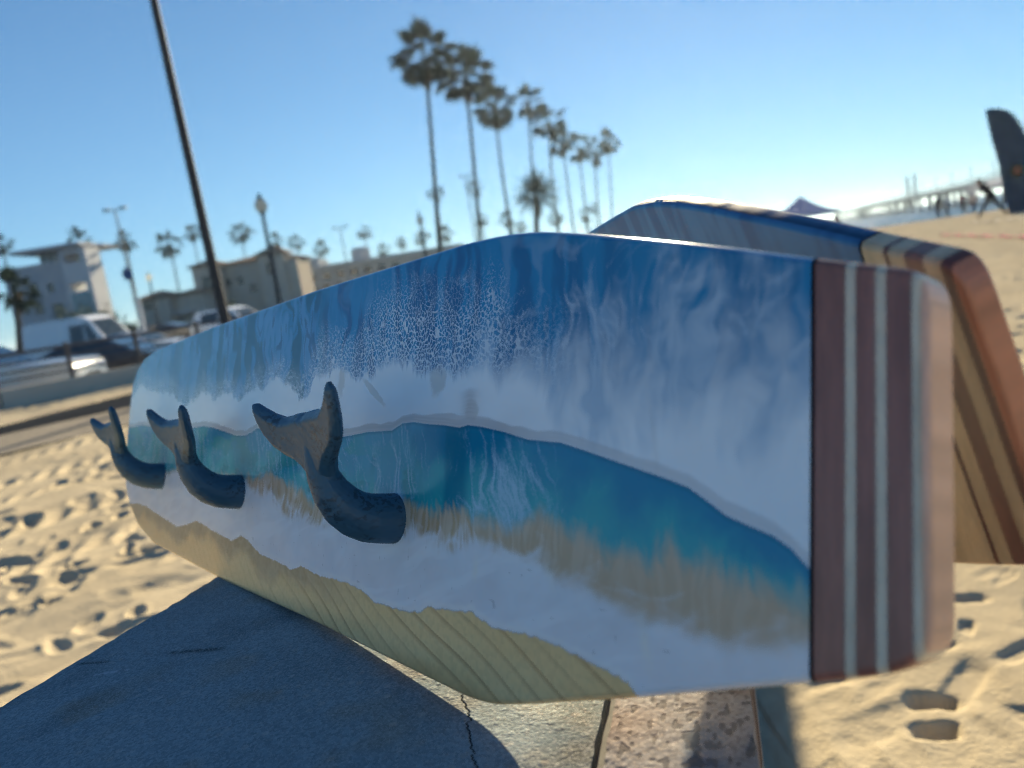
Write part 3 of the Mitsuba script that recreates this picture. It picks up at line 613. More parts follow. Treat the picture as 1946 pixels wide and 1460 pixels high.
def sand_sheet():
    az = np.concatenate([np.linspace(-180, -46, 40, endpoint=False), np.linspace(-46, 46, 640, endpoint=False), np.linspace(46, 180, 40, endpoint=False)])
    az = np.radians(az)
    rr = 0.35 * np.power(130 / 0.35, np.linspace(0, 1, 980))
    A, Rr = np.meshgrid(az, rr)
    x, y = Rr * np.sin(A), Rr * np.cos(A)
    P = np.stack([x, y, 0 * x], -1)
    amp = np.clip((Rr - 0.5) / 1.0, 0.4, 1)
    z = 0.06 * (meshkit.fbm(P / 1.3, 2, 1) - 0.5) + 0.026 * (meshkit.fbm(P / 0.42, 2, 2) - 0.5) + 0.006 * (meshkit.fbm(P / 0.10, 3, 3) - 0.5)
    z = z * amp * np.where(x > 0.15, np.clip(Rr / 5.0, 0.35, 1.0), 1.0)
    # tyre and cart ruts along the promenade on the left
    d = path_bands(x, y)
    lat = d + 0.25 * (meshkit.fbm(P / 2.5, 2, 9) - 0.5)
    z += np.where(x < 0.4, 1.0, 0.3) * 0.022 * (meshkit.fbm(np.stack([(x * wd_[0] + y * wd_[1]) / 1.1, lat / 0.17, 0 * x], -1), 3, 21) - 0.5) * amp
    for c, w in ((7.3, .16), (8.5, .16), (9.2, .13), (10.3, .15), (11.2, .13)):
        g = np.exp(-((lat - c) / w) ** 2)
        al = x * wd_[0] + y * wd_[1]
        z -= (0.026 * g + 0.014 * g * np.sin(al * 2 * np.pi / 0.15 + 3.0 * (lat - c) / w)) * (x < 0.5)
    # footprints
    from scipy.spatial import cKDTree
    flat = np.stack([x.ravel(), y.ravel()], 1)
    zz = z.ravel()
    tree = cKDTree(flat)
    rng = np.random.default_rng(11)
    n = 3400
    r0 = 0.7 * np.power(34 / 0.7, rng.random(n) ** 0.62)
    a0 = np.radians(rng.uniform(-46, 46, n))
    c = np.stack([r0 * np.sin(a0), r0 * np.cos(a0)], 1)
    spec = [(0.715, 1.384, .042, .024, -.35, .027), (0.671, 1.296, .044, .023, -.25, .027), (0.60, 1.34, .10, .05, .3, .006), (0.80, 1.42, .10, .03, .7, .008), (0.99, 1.75, .06, .02, -.3, .012), (0.98, 1.50, .07, .025, .4, .010), (0.88, 1.27, .08, .03, -.6, .009), (0.56, 1.50, .05, .02, .1, .008), (1.10, 1.60, .10, .04, 1.1, .010), (0.93, 1.62, .03, .016, .9, .010), (0.84, 1.58, .035, .016, -.8, .009)]
    rightnear = (c[:, 0] > 0.15) & (r0 < 2.6)
    th = rng.uniform(0, np.pi, n); le = rng.uniform(.05, .13, n) * (0.8 + r0 / 30); wi = le * rng.uniform(.35, .6, n); dp = rng.uniform(.003, .021, n) * np.clip(r0 / 4, .40, 1.0) * np.where(rightnear, .25, 1.0)
    items = list(zip(c[:, 0], c[:, 1], le, wi, th, dp)) + spec
    for num, (cx, cy, l_, w_, t_, d_) in enumerate(items):
        idx = tree.query_ball_point([cx, cy], l_ * 2.2)
        if not idx:
            continue
        q = flat[idx] - [cx, cy]
        s1 = (q[:, 0] * math.cos(t_) + q[:, 1] * math.sin(t_)) / l_
        s2 = (-q[:, 0] * math.sin(t_) + q[:, 1] * math.cos(t_)) / w_
        if num >= n:
            rad = (s1 ** 4 + s2 ** 4) ** 0.25
            zz[idx] -= d_ / (1 + np.exp((rad - 0.9 + 0.10 * np.sin(2.0 * np.arctan2(s2, s1) + 50 * cx)) * 10))
            continue
        rad = np.sqrt(s1 ** 2 + s2 ** 2)
        zz[idx] += d_ * (-1 / (1 + np.exp((rad - 0.9 + 0.12 * np.sin(3 * np.arctan2(s2, s1) + cx * 40)) * 11)) + 0.30 * np.exp(-((rad - 1.3) / .35) ** 2))
    z = zz.reshape(z.shape)
    # flatten under the path, level at the low wall, fall to the sea
    def ss(a, b, t):
        t = np.clip((t - a) / (b - a), 0, 1); return t * t * (3 - 2 * t)
    al_ = (x - W0[0]) * wd_[0] + (y - W0[1]) * wd_[1]
    pf = shadow_edge(al_)
    onp = (1 - ss(PATH_N - .35, PATH_N - .02, d)) * ss(pf + .02, pf + .35, d) * (x < 3)
    z = z * (1 - onp) - 0.05 * onp
    inl = inland(x, y)
    z = z * (1 - 0.8 * ss(-0.5, -0.05, inl) * (Rr < 40))
    z -= 0.9 * ss(52, 80, Rr + 0 * x) * ss(-2, -8, inl)
    # under the wall: keep the sand below its faces
    v = np.stack([x, y, z], -1).reshape(-1, 3)
    nr, na = x.shape
    i, j = np.meshgrid(np.arange(nr - 1), np.arange(na), indexing='ij')
    q = np.stack([i * na + j, i * na + (j + 1) % na, (i + 1) * na + (j + 1) % na, (i + 1) * na + j], -1).reshape(-1, 4)
    keep = (inl.reshape(-1)[q] < 0.12).all(1)
    q = q[keep]
    f = np.vstack([q[:, [0, 2, 1]], q[:, [0, 3, 2]]])
    c0 = len(v)
    v = np.vstack([v, [[0, 0, 0.0]]])
    k = np.arange(na)
    f = np.vstack([f, np.stack([k * 0 + c0, (k + 1) % na, k], 1)])
    t = trimesh.Trimesh(v, f, process=False)
    t.remove_unreferenced_vertices()
    return t
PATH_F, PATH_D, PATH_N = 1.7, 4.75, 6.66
sand = sand_sheet()
put('sand', sand, 'sand_material', smooth=True)
tag('sand', 'trampled pale beach sand with footprints and tyre ruts', 'sand', kind='structure')

def strip(d0, d1, a0, a1, z, n=60, wob=0.0):
    s = np.linspace(a0, a1, n)
    d0 = (d0(s) if callable(d0) else np.full(n, float(d0)))[:, None]
    A = W0 - wn_ * d0 + wd_ * s[:, None]
    B = W0 - wn_ * d1 + wd_ * s[:, None]
    wv = wob * (meshkit.fbm(np.stack([s / 1.7, s * 0, s * 0], 1), 3, 5) - 0.5)
    B = B - wn_ * wv[:, None]
    A = A - wn_ * wv[:, None] * 0.6
    v = np.vstack([np.column_stack([A, np.full(n, z)]), np.column_stack([B, np.full(n, z)])])
    k = np.arange(n - 1)
    f = np.vstack([np.stack([k, k + n, k + n + 1], 1), np.stack([k, k + n + 1, k + 1], 1)])
    t = trimesh.Trimesh(v, f, process=False)
    if t.face_normals[0][2] < 0:
        t.invert()
    return t
put('shadow_strip', strip(shadow_edge, PATH_D, -14, 20, 0.006, wob=.12), 'path_shadow')  # shadow across the path, put in as a dark strip
tag('shadow_strip', 'painted dark shadow strip running past the low wall', 'path', kind='structure')
put('path', strip(PATH_D + 0.004, PATH_N, -14, 20, 0.004, wob=.12), 'path_concrete')
tag('path', 'grey concrete path beside the painted shadow strip', 'path', kind='structure')

# parking lot and land behind, and the sea
lot = np.array([[-900, -60], [*(W0 - wd_ * 60 + wn_ * .05)], [*(WEND + wn_ * .05)], [*(WEND + far_d * 3900 + far_n * .05)], [-900, 3900]])
put('parking_lot', trimesh.Trimesh(np.column_stack([lot, np.full(5, -0.55)]), [[0, 1, 2], [0, 2, 3], [0, 3, 4]], process=False), 'asphalt')
tag('parking_lot', 'grey asphalt parking lot and land behind the fence', 'parking lot', kind='structure')
def sea_h(p, n, uv):
    return noise(p.x * 0.55, p.y * 1.1) + 0.5 * noise(p.x * 1.7, p.y * 2.6) + 0.3 * noise(p.x * 4.5, p.y * 6.0)
bs('sea_water', {'type': 'twosided', 'bsdf': {'type': 'bumpmap', 'arbitrary': proc(sea_h, 0.05), 'scale': 0.22, 'bsdf': {'type': 'principled', 'base_color': {'type': 'rgb', 'value': [0.03, 0.06, 0.07]}, 'roughness': 0.22, 'specular': 0.6}}})
sea = np.array([[8, 48], [3900, 48], [3900, 3900], [500, 3900]])
put('sea', trimesh.Trimesh(np.column_stack([sea, np.full(4, -0.5)]), [[0, 1, 2], [0, 2, 3]], process=False), 'sea_water')
tag('sea', 'bright glittering sea along the horizon behind the pier', 'sea', kind='structure')

# ---------------------------------------------------------------- low wall and fence by the parking lot
diff('low_wall_concrete', proc(lambda p, n, uv: mix((0.40, 0.38, 0.33), (0.50, 0.48, 0.42), fbm(p.x * 2, p.y * 2, p.z * 4))))
princ('fence_metal', (0.10, 0.085, 0.08), 0.5, metallic=0.3)
lw = thing('low_wall', 'low pale concrete retaining wall below the railing beside the path', 'wall')
def along_box(a0, a1, d0, d1, z0, z1, bev=0.0):
    m = box(a0, a1, d0, d1, z0, z1, bev)
    M = np.eye(4); M[:2, 0] = wd_; M[:2, 1] = wn_; M[:2, 3] = W0
    m.apply_transform(M)
    return m
for a in np.arange(-12, 16, 4.0):
    put(lw + '__segment', along_box(a + .012, a + 3.988, 0, 0.22, -0.7, 0.30, 0.015), 'low_wall_concrete')
fc = thing('railing_fence', 'brown metal railing with posts on the low wall in front of the parked cars', 'fence')
for z, r in ((0.86, .03), (0.70, .016), (0.56, .016), (0.43, .016)):
    put(fc + '__rail', along_box(-12, 16, 0.11 - r, 0.11 + r, z - r, z + r, .008), 'fence_metal')
for a in np.arange(-11.5, 16, 1.15):
    put(fc + '__post', along_box(a - .035, a + .035, 0.075, 0.145, 0.302, 0.93, .008), 'fence_metal')
# ---------------------------------------------------------------- palms
leafs = {}
bs('palm_leaf', {'type': 'principledthin', 'base_color': proc(lambda p, n, uv: mix((0.032, 0.055, 0.045), (0.070, 0.098, 0.078), noise(p.x * 1.2, p.y * 1.2, p.z * 1.2))), 'diff_trans': 0.35, 'roughness': 0.6})
diff('dead_leaf', proc(lambda p, n, uv: mix((0.09, 0.07, 0.045), (0.17, 0.13, 0.08), noise(p.x * 2, p.y * 2, p.z * 2))))
diff('palm_bark', proc(lambda p, n, uv: mix((0.10, 0.085, 0.07), (0.17, 0.15, 0.125), noise(p.x * 3, p.y * 3, p.z * 5.5))))

def fan_frond(seed, droop):
    rng = np.random.default_rng(seed)
    v, f = [], []
    def quad(a, b, c, d):
        k = len(v); v.extend([a, b, c, d]); f.extend([[k, k + 1, k + 2], [k, k + 2, k + 3]])
    pl = 0.50
    quad([0, -.02, 0], [0, .02, 0], [pl, .008, -.02], [pl, -.008, -.02])
    K = 18
    for k in range(K):
        a = math.radians(-105 + 210 * (k + .5) / K)
        L = (0.27 + 0.24 * math.cos(a)) * rng.uniform(.86, 1.10)
        da = math.radians(210 / K * .62)
        o = np.array([pl, 0, -.02])
        def at_(ang, l, z): return [o[0] + l * math.cos(ang), o[1] + l * math.sin(ang), o[2] + z]
        z1 = 0.10 * abs(math.sin(a)) - droop * .10
        z2 = 0.10 * abs(math.sin(a)) - droop * rng.uniform(.25, .5)
        quad(at_(a, .02, 0), at_(a - da, L * .55, z1 - .012), at_(a + rng.normal(0, .05), L, z2), at_(a + da, L * .55, z1 + .012))
    return trimesh.Trimesh(v, f, process=False)
def feather_frond(seed):
    rng = np.random.default_rng(seed)
    v, f = [], []
    x = np.linspace(0, 1, 13)
    zc = 0.10 * np.sin(x * 2.2) - 0.42 * x ** 2.4
    for a, b, c, d in zip(x[:-1], x[1:], zc[:-1], zc[1:]):
        k = len(v); w = .012
        v += [[a, -w, c], [a, w, c], [b, w, d], [b, -w, d]]; f += [[k, k + 1, k + 2], [k, k + 2, k + 3]]
    for i in range(26):
        t = .18 + .80 * i / 26
        z0 = float(np.interp(t, x, zc))
        for s in (-1, 1):
            L = .26 * math.sin(math.pi * (0.15 + .8 * t)) * rng.uniform(.8, 1.1)
            k = len(v)
            v += [[t - .012, 0, z0], [t + .012, 0, z0], [t + L * .6, s * L * .8, z0 - L * rng.uniform(.1, .5)]]
            f.append([k, k + 1, k + 2])
    return trimesh.Trimesh(v, f, process=False)
FRONDS = [fan_frond(s, d) for s, d in ((1, .35), (2, .6), (3, .9))]
FEATHER_PLY = mikit.ply(feather_frond(4), 'palm_leaf')
FROND_PLY = [mikit.ply(m, 'palm_leaf') for m in FRONDS]

def frond_frames(seed, n, low=-58):
    rng = np.random.default_rng(seed)
    out = []
    for i in range(n):
        t = (i + .5) / n
        el = math.radians(84 - (84 - low) * t ** 0.85 + rng.normal(0, 5))
        az = i * 2.39996 + rng.normal(0, .22)
        d = np.array([math.cos(el) * math.cos(az), math.cos(el) * math.sin(az), math.sin(el)])
        up = np.array([0, 0, 1.0]) if abs(d[2]) < .97 else np.array([math.cos(az + 1), math.sin(az + 1), 0])
        up = unit(up - d * (up @ d)); side = np.cross(up, d)
        tw = rng.normal(0, .5)
        up, side = up * math.cos(tw) + side * math.sin(tw), side * math.cos(tw) - up * math.sin(tw)
        s = rng.uniform(.82, 1.06) * (1.0 if el > -.3 else .88)
        out.append((frame(d * .08, d, side, up, s), 0 if t < .35 else (1 if t < .7 else 2)))
    return out
def crown_mesh(seed, n=26, low=-50):
    ms = []
    rng = np.random.default_rng(seed + 90)
    for M, k in frond_frames(seed, n, low):
        if rng.random() < 0.22:
            continue
        M = M.copy(); M[:3, :3] *= rng.uniform(.75, 1.12)
        m = FRONDS[k].copy(); m.apply_transform(M); ms.append(m)
    return cat(ms)
CROWNS = [mikit.ply(crown_mesh(s, 19 + s, (-60, -45, -66, -52)[s % 7 % 4]), 'palm_leaf') for s in range(7)]
def skirt_mesh(seed):
    rng = np.random.default_rng(seed)
    v, f = [], []
    for i in range(46):
        az = rng.uniform(0, 2 * np.pi); r0 = .07; z0 = rng.uniform(-.55, .05); L = rng.uniform(.25, .5)
        c, s = math.cos(az), math.sin(az); w = .06
        k = len(v)
        v += [[r0 * c - w * s, r0 * s + w * c, z0], [r0 * c + w * s, r0 * s - w * c, z0], [(r0 + .13) * c, (r0 + .13) * s, z0 - L]]
        f.append([k, k + 1, k + 2])
    return trimesh.Trimesh(v, f, process=False)
SKIRT = mikit.ply(skirt_mesh(5), 'dead_leaf')

def palm(row, label, group, crown=0, fronds=False, cat_='palm tree', bushy=False):
    cx, cy, cz, bx, by, bz, r, th = row
    k = thing('palm_tree', label, cat_, group)
    c, b = np.array([cx, cy, cz]), np.array([bx, by, bz])
    t = np.linspace(0, 1, 14)
    rng = np.random.default_rng(int(abs(cx * 100)) + 5)
    bend = rng.normal(0, .012) * np.linalg.norm(c - b)
    pts = b + (c - b) * t[:, None] + np.outer(np.sin(np.pi * t), [bend, 0, 0])
    rad = th / 2 * (1.25 - .55 * t) + .12 * th * np.exp(-t * 14)
    put(k + '__trunk', tube(pts, rad, 9), 'palm_bark', smooth=40)
    S = r * 1.3
    to = T4(np.array(frame(c, [math.cos(cx), math.sin(cx), 0], [-math.sin(cx), math.cos(cx), 0], [0, 0, 1], S)))
    if fronds:
        for M, q in frond_frames(int(abs(cx * 10)), 32 if not bushy else 64, -48 if not bushy else -34):
            put(k + '__crown__frond', FEATHER_PLY if bushy else FROND_PLY[q], None, to=T4(frame(c, [1, 0, 0], [0, 1, 0], [0, 0, 1], S) @ M))
    else:
        put(k + '__crown', CROWNS[crown % 7], None, to=to)
    put(k + '__skirt', SKIRT, None, to=to)
    return k
ORD = ['first', 'second', 'third', 'fourth', 'fifth', 'sixth', 'seventh', 'eighth', 'ninth']
for i, row in enumerate(TALL_PALMS):
    palm(row, f'very tall slender fan palm, {ORD[i]} from the left in the tall row', 'tall palms receding along the beach', i, fronds=i < 3)
SMALL_LABELS = ['distant palm cut by the left edge of the photo', 'palm rising behind the tower of the white modern building', 'palm with the tall T-shaped light behind its crown', 'palm standing clear between the blue sign and the dark pole', 'far palm partly hidden by the leaning dark pole',
  'palm rising beside the beige gabled building left of the near globe lamp', 'far palm just right of the near globe lamp', 'small palm second to the right of the near globe lamp', 'small palm left of the round rooftop tank', 'palm just right of the round rooftop tank', 'low faint palm over the long building, second right of the tank',
  'tiny palm left of the capped lamp', 'palm crown directly under the capped globe lamp', 'small palm right of the first tall trunk, just over the board', 'palm crown touching the first tall trunk halfway down', 'palm crown on the second tall trunk halfway down', 'lower palm crown below the second tall trunk', 'low palm by the third tall trunk, left of the bushy palm',
  'tiny palm just left of the bushy palm trunk', 'low palm just right of the bushy palm', 'small palm among the seventh and eighth tall trunks', 'smallest palm at the right end of the low palms']
for i, row in enumerate(SMALL_PALMS):
    palm(row, SMALL_LABELS[i], 'distant lower palms along the promenade', i)
palm(BUSHY_PALM, 'broad bushy palm with thick trunk under the tall row', None, 0, fronds=True, bushy=True)
palm(LOW_PALM, 'low palm with shaggy brownish crown in front of the modern building', None, 1)

# shrubs in front of the buildings
def shrub_mesh(seed, spiky):
    rng = np.random.default_rng(seed)
    v, f = [], []
    for i in range(700 if not spiky else 90):
        if spiky:
            az = rng.uniform(0, 2 * np.pi); el = rng.uniform(.15, 1.4); L = rng.uniform(.7, 1.15)
            d = np.array([math.cos(az) * math.cos(el), math.sin(az) * math.cos(el), math.sin(el)])
            s = unit(np.cross(d, [0, 0, 1])) * .05
            k = len(v); mid = d * L * .6; tip = d * L - np.array([0, 0, .25 * L])
            v += [list(-s), list(s), list(mid + s), list(mid - s), list(tip)]
            f += [[k, k + 1, k + 2], [k, k + 2, k + 3], [k + 3, k + 2, k + 4]]
        else:
            p = rng.normal(0, 1, 3); p /= np.linalg.norm(p); p *= rng.uniform(.55, 1.0) * (.8 + .4 * rng.random()); p[2] = abs(p[2]) * .9
            a = rng.normal(0, 1, 3) * .09; b = rng.normal(0, 1, 3) * .09
            k = len(v); v += [list(p), list(p + a), list(p + b)]; f.append([k, k + 1, k + 2])
    return trimesh.Trimesh(v, f, process=False)
BUSH = [mikit.ply(shrub_mesh(1, False), 'palm_leaf'), mikit.ply(shrub_mesh(2, True), 'palm_leaf')]
for (p, sc, kind, lab) in zip(BUSHES, (3.4, 3.0, 3.6, 2.4, 2.6), (0, 1, 0, 0, 1), ('rounded dark shrub in front of the modern building', 'spiky dark shrub right of the modern building', 'dark shrub behind the white van roof', 'dark shrub in front of the beige gabled building', 'low spiky shrub behind the pale sedan')):
    k = thing('shrub', lab, 'shrub', 'shrubs along the far roadside')
    put(k + '__foliage', BUSH[kind], None, to=T4(frame([p[0], p[1], -.5], [sc, 0, 0], [0, sc, 0], [0, 0, max(1.0, (p[2] + .5) * (.95 if kind else 1.05))])))
    put(k + '__stem', tube([[p[0], p[1], -.56], [p[0], p[1], .6]], [.12, .06], 6), 'palm_bark')

# ---------------------------------------------------------------- buildings
diff('white_render', proc(lambda p, n, uv: mix((0.50, 0.52, 0.55), (0.60, 0.61, 0.63), fbm(p.x * .7, p.y * .7, p.z * .7))))
diff('grey_render', proc(lambda p, n, uv: mix((0.38, 0.40, 0.44), (0.46, 0.48, 0.51), fbm(p.x * .7, p.y * .7, p.z * .7))))
diff('beige_render', proc(lambda p, n, uv: mix((0.44, 0.39, 0.33), (0.54, 0.49, 0.42), fbm(p.x * .5, p.y * .5, p.z * .5))))
diff('roof_tile', proc(lambda p, n, uv: mix((0.22, 0.15, 0.11), (0.30, 0.21, 0.16), noise(p.x * 3, p.y * 3, p.z * 3))))
princ('window_glass', (0.03, 0.045, 0.055), 0.12, specular=0.7)
princ('teal_glass', (0.10, 0.22, 0.27), 0.15, specular=0.6)
diff('dark_frame', (0.06, 0.065, 0.07))
def window(root, x0, x1, z0, z1, y, glass='window_glass'):
    w = root + '__window'
    t = .09
    fr = cat([box(x0, x1, y - .06, y + .06, z0, z0 + t), box(x0, x1, y - .06, y + .06, z1 - t, z1), box(x0, x0 + t, y - .06, y + .06, z0 + t, z1 - t), box(x1 - t, x1, y - .06, y + .06, z0 + t, z1 - t), box((x0 + x1) / 2 - .03, (x0 + x1) / 2 + .03, y - .05, y + .05, z0 + t, z1 - t)])
    kk = put(w, fr, 'dark_frame')
    put(kk + '__pane', box(x0 + t, x1 - t, y - .01, y + .01, z0 + t, z1 - t), glass)
def wall_box(root, part, x0, x1, y0, y1, z0, z1, mat, wins=()):
    m = man(box(x0, x1, y0, y1, z0, z1))
    for w in wins:
        m = m - man(box(w[0], w[1], y0 - .5, y0 + .35, w[2], w[3]))
    put(root + '__' + part, tm(m), mat)
    for w in wins:
        window(root, w[0] + .003, w[1] - .003, w[2] + .003, w[3] - .003, y0 + .18)
G = -0.56
def hip(x0, x1, y0, y1, z0, h, over=.4, ridge=None):
    x0 -= over; x1 += over; y0 -= over; y1 += over
    r = min(x1 - x0, y1 - y0) * .48
    pts = [[x, y, z] for x in (x0, x1) for y in (y0, y1) for z in (z0, z0 + .18)] + [[x0 + r, (y0 + y1) / 2, z0 + h], [x1 - r, (y0 + y1) / 2, z0 + h]]
    return tm(manifold3d.Manifold.hull_points(pts))
m_ = MODERN
k = thing('modern_building', 'white modern building with flat cantilevered roof pavilion and open tower', 'building')
a, b, z = m_['main']
mw = [list(w) for w in m_['wins']] + [[a + .5, a + 1.5, 7.7, 9.4], [a + .4, a + 1.4, 4.2, 5.9], [b - 2.4, b - .9, 4.2, 6.2], [b - 2.5, b - .8, .6, 2.8]]
keep_ = []
for w in mw:
    if w[0] > a + .2 and w[1] < b - .2 and all(w[1] < q[0] - .15 or w[0] > q[1] + .15 or w[3] < q[2] - .15 or w[2] > q[3] + .15 for q in keep_):
        keep_.append(w)
wall_box(k, 'wall', a, b, 110, 122, G, z, 'grey_render', keep_)
put(k + '__balcony', box(a + .3, a + 4.2, 108.9, 109.997, 6.9, 7.05), 'white_render')
put(k + '__railing', cat([box(a + .3, a + 4.2, 108.92, 108.98, 7.85, 7.93)] + [box(q, q + .05, 108.92, 108.97, 7.053, 7.85) for q in np.arange(a + .3, a + 4.2, .35)]), 'dark_frame')
put(k + '__parapet', box(a - .12, b - .02, 109.9, 110.6, z + .003, z + .35), 'white_render')
a2, b2_, z2 = m_['pav']
a, b, z3 = m_['roof'][0]
put(k + '__pavilion', cat([box(a2 + .2, b2_ - .2, 112, 118, z + .0, z3 - .55)]), 'teal_glass')
for q in np.linspace(a2 + .15, b2_ - .3, 5):
    put(k + '__column', box(q, q + .22, 111.6, 111.85, z, z3 - .55), 'white_render')
put(k + '__roof', box(a, b, 108.6, 121, z3 - .55, z3, .08), 'grey_render')
ta, tb, tz = m_['tower']
h1, h2 = m_['hole1'], m_['hole2']
tw = man(box(ta, tb, 109.4, 113.5, G, tz))
for h in (h1, h2):
    tw = tw - man(box(ta + .55, tb - .75, 108, 115, h[2], h[3]))
put(k + '__tower', tm(tw), 'white_render')
put(k + '__tower_glass', box(ta + .5, tb - .5, 109.33, 109.4 - .003, 4.4, h2[2] - .3), 'teal_glass')
put(k + '__tower_glass', box(ta + .5, tb - .5, 109.33, 109.4 - .003, 1.2, 4.0), 'teal_glass')
m_ = TERRACE
k = thing('gabled_building', 'beige building with square corner tower and raised gable behind the dark pole', 'building')
a, b, z = m_['main']
wins = m_['wins']
wall_box(k, 'wall', a, b, 102, 114, G, z, 'beige_render', [w for w in wins if w[0] > a + .2 and w[1] < b and w[3] < z - .2][:3])
put(k + '__roof', hip(a, b, 102, 114, z + .003, 1.2), 'roof_tile')
a, b, z = m_['tower']
wall_box(k, 'tower', a, b, 100, 101.99, G, z - .5, 'beige_render', [[a + 1.1, a + 2.2, 4.6, 6.2]])
put(k + '__tower_roof', hip(a, b, 100, 103.4, z - .49, .9), 'roof_tile')
a, b, z = m_['gable']
wall_box(k, 'gable', a, b, 100.2, 101.98, G, z - 1.2, 'beige_render', [[a + .9, a + 1.8, 5.2, 6.7]])
put(k + '__gable_roof', hip(a, b, 100.2, 104, z - 1.19, 1.2), 'roof_tile')
a, b, z = m_['step']
wall_box(k, 'step_wing', a + .5, b, 100.6, 101.97, G, z, 'beige_render', [])
k = thing('apartment_block', 'pale blue-grey apartment block far behind, between the gabled building and the round tank', 'building')
aw = [[-52.2 + 2.3 * i, -50.9 + 2.3 * i, zz, zz + 1.3] for i in range(5) for zz in (5.6, 8.2)]
wall_box(k, 'wall', -53.2, -40.6, 185, 196, G, 10.6, 'grey_render', aw)
put(k + '__cornice', box(-53.5, -40.3, 184.7, 186, 10.603, 11.0), 'white_render')
for i in range(5):
    put(k + '__balcony', box(-52.5 + 2.3 * i, -50.6 + 2.3 * i, 183.9, 184.997, 8.0, 8.12), 'white_render')
k = thing('low_house', 'low beige house with hipped roof behind the pale sedan', 'building')
a, b, z = m_['low']
wall_box(k, 'wall', a, b, 92, 98, G, z - .8, 'beige_render', [m_['lowwins'][0]] if m_['lowwins'][0][0] > a + .2 else [])
put(k + '__roof', hip(a, b, 92, 98, z - .79, 1.0), 'roof_tile')
k = thing('low_house', 'long low house between the hipped house and the gabled building', 'building')
a, b, z = m_['low2']
wall_box(k, 'wall', a + 1.3, b + 1.2, 94, 99, G, z - .3, 'beige_render', [])
put(k + '__roof', hip(a + 1.3, b + 1.2, 94, 99, z - .29, .7), 'roof_tile')
put(k + '__awning', box(a + 1.5, b, 92.4, 93.99, 2.0, 2.2), 'white_render')
m_ = CONDO
k = thing('long_building', 'long flat-roofed beige building with rows of windows and a round rooftop tank', 'building')
a, b, z = m_['main']
wall_box(k, 'wall', a, b, 135, 150, G, z, 'beige_render', [w for w in m_['wins'] if w[0] > a + .3 and w[1] < b - .3 and w[3] < z - .2])
put(k + '__cornice', box(a - .25, b + .25, 134.75, 135.6, z + .003, z + .4), 'white_render')
ta, tb, tz = m_['tank']
c = (ta + tb) / 2; r = (tb - ta) / 2
tk = lathe([(0, z + .2), (r, z + .2), (r, tz - .6), (r * .86, tz - .2), (0, tz)], 28); tk.apply_translation([c, 139, 0])
put(k + '__tank', tk, 'grey_render', smooth=35)
a, b, z = m_['hill']
k = thing('far_building', 'small raised beige block beyond the long building, under the capped lamp', 'building')
wall_box(k, 'wall', a, b, 151, 160, G, z, 'beige_render', [])
put(k + '__roof', hip(a, b, 151, 160, z + .003, 1.0), 'roof_tile')

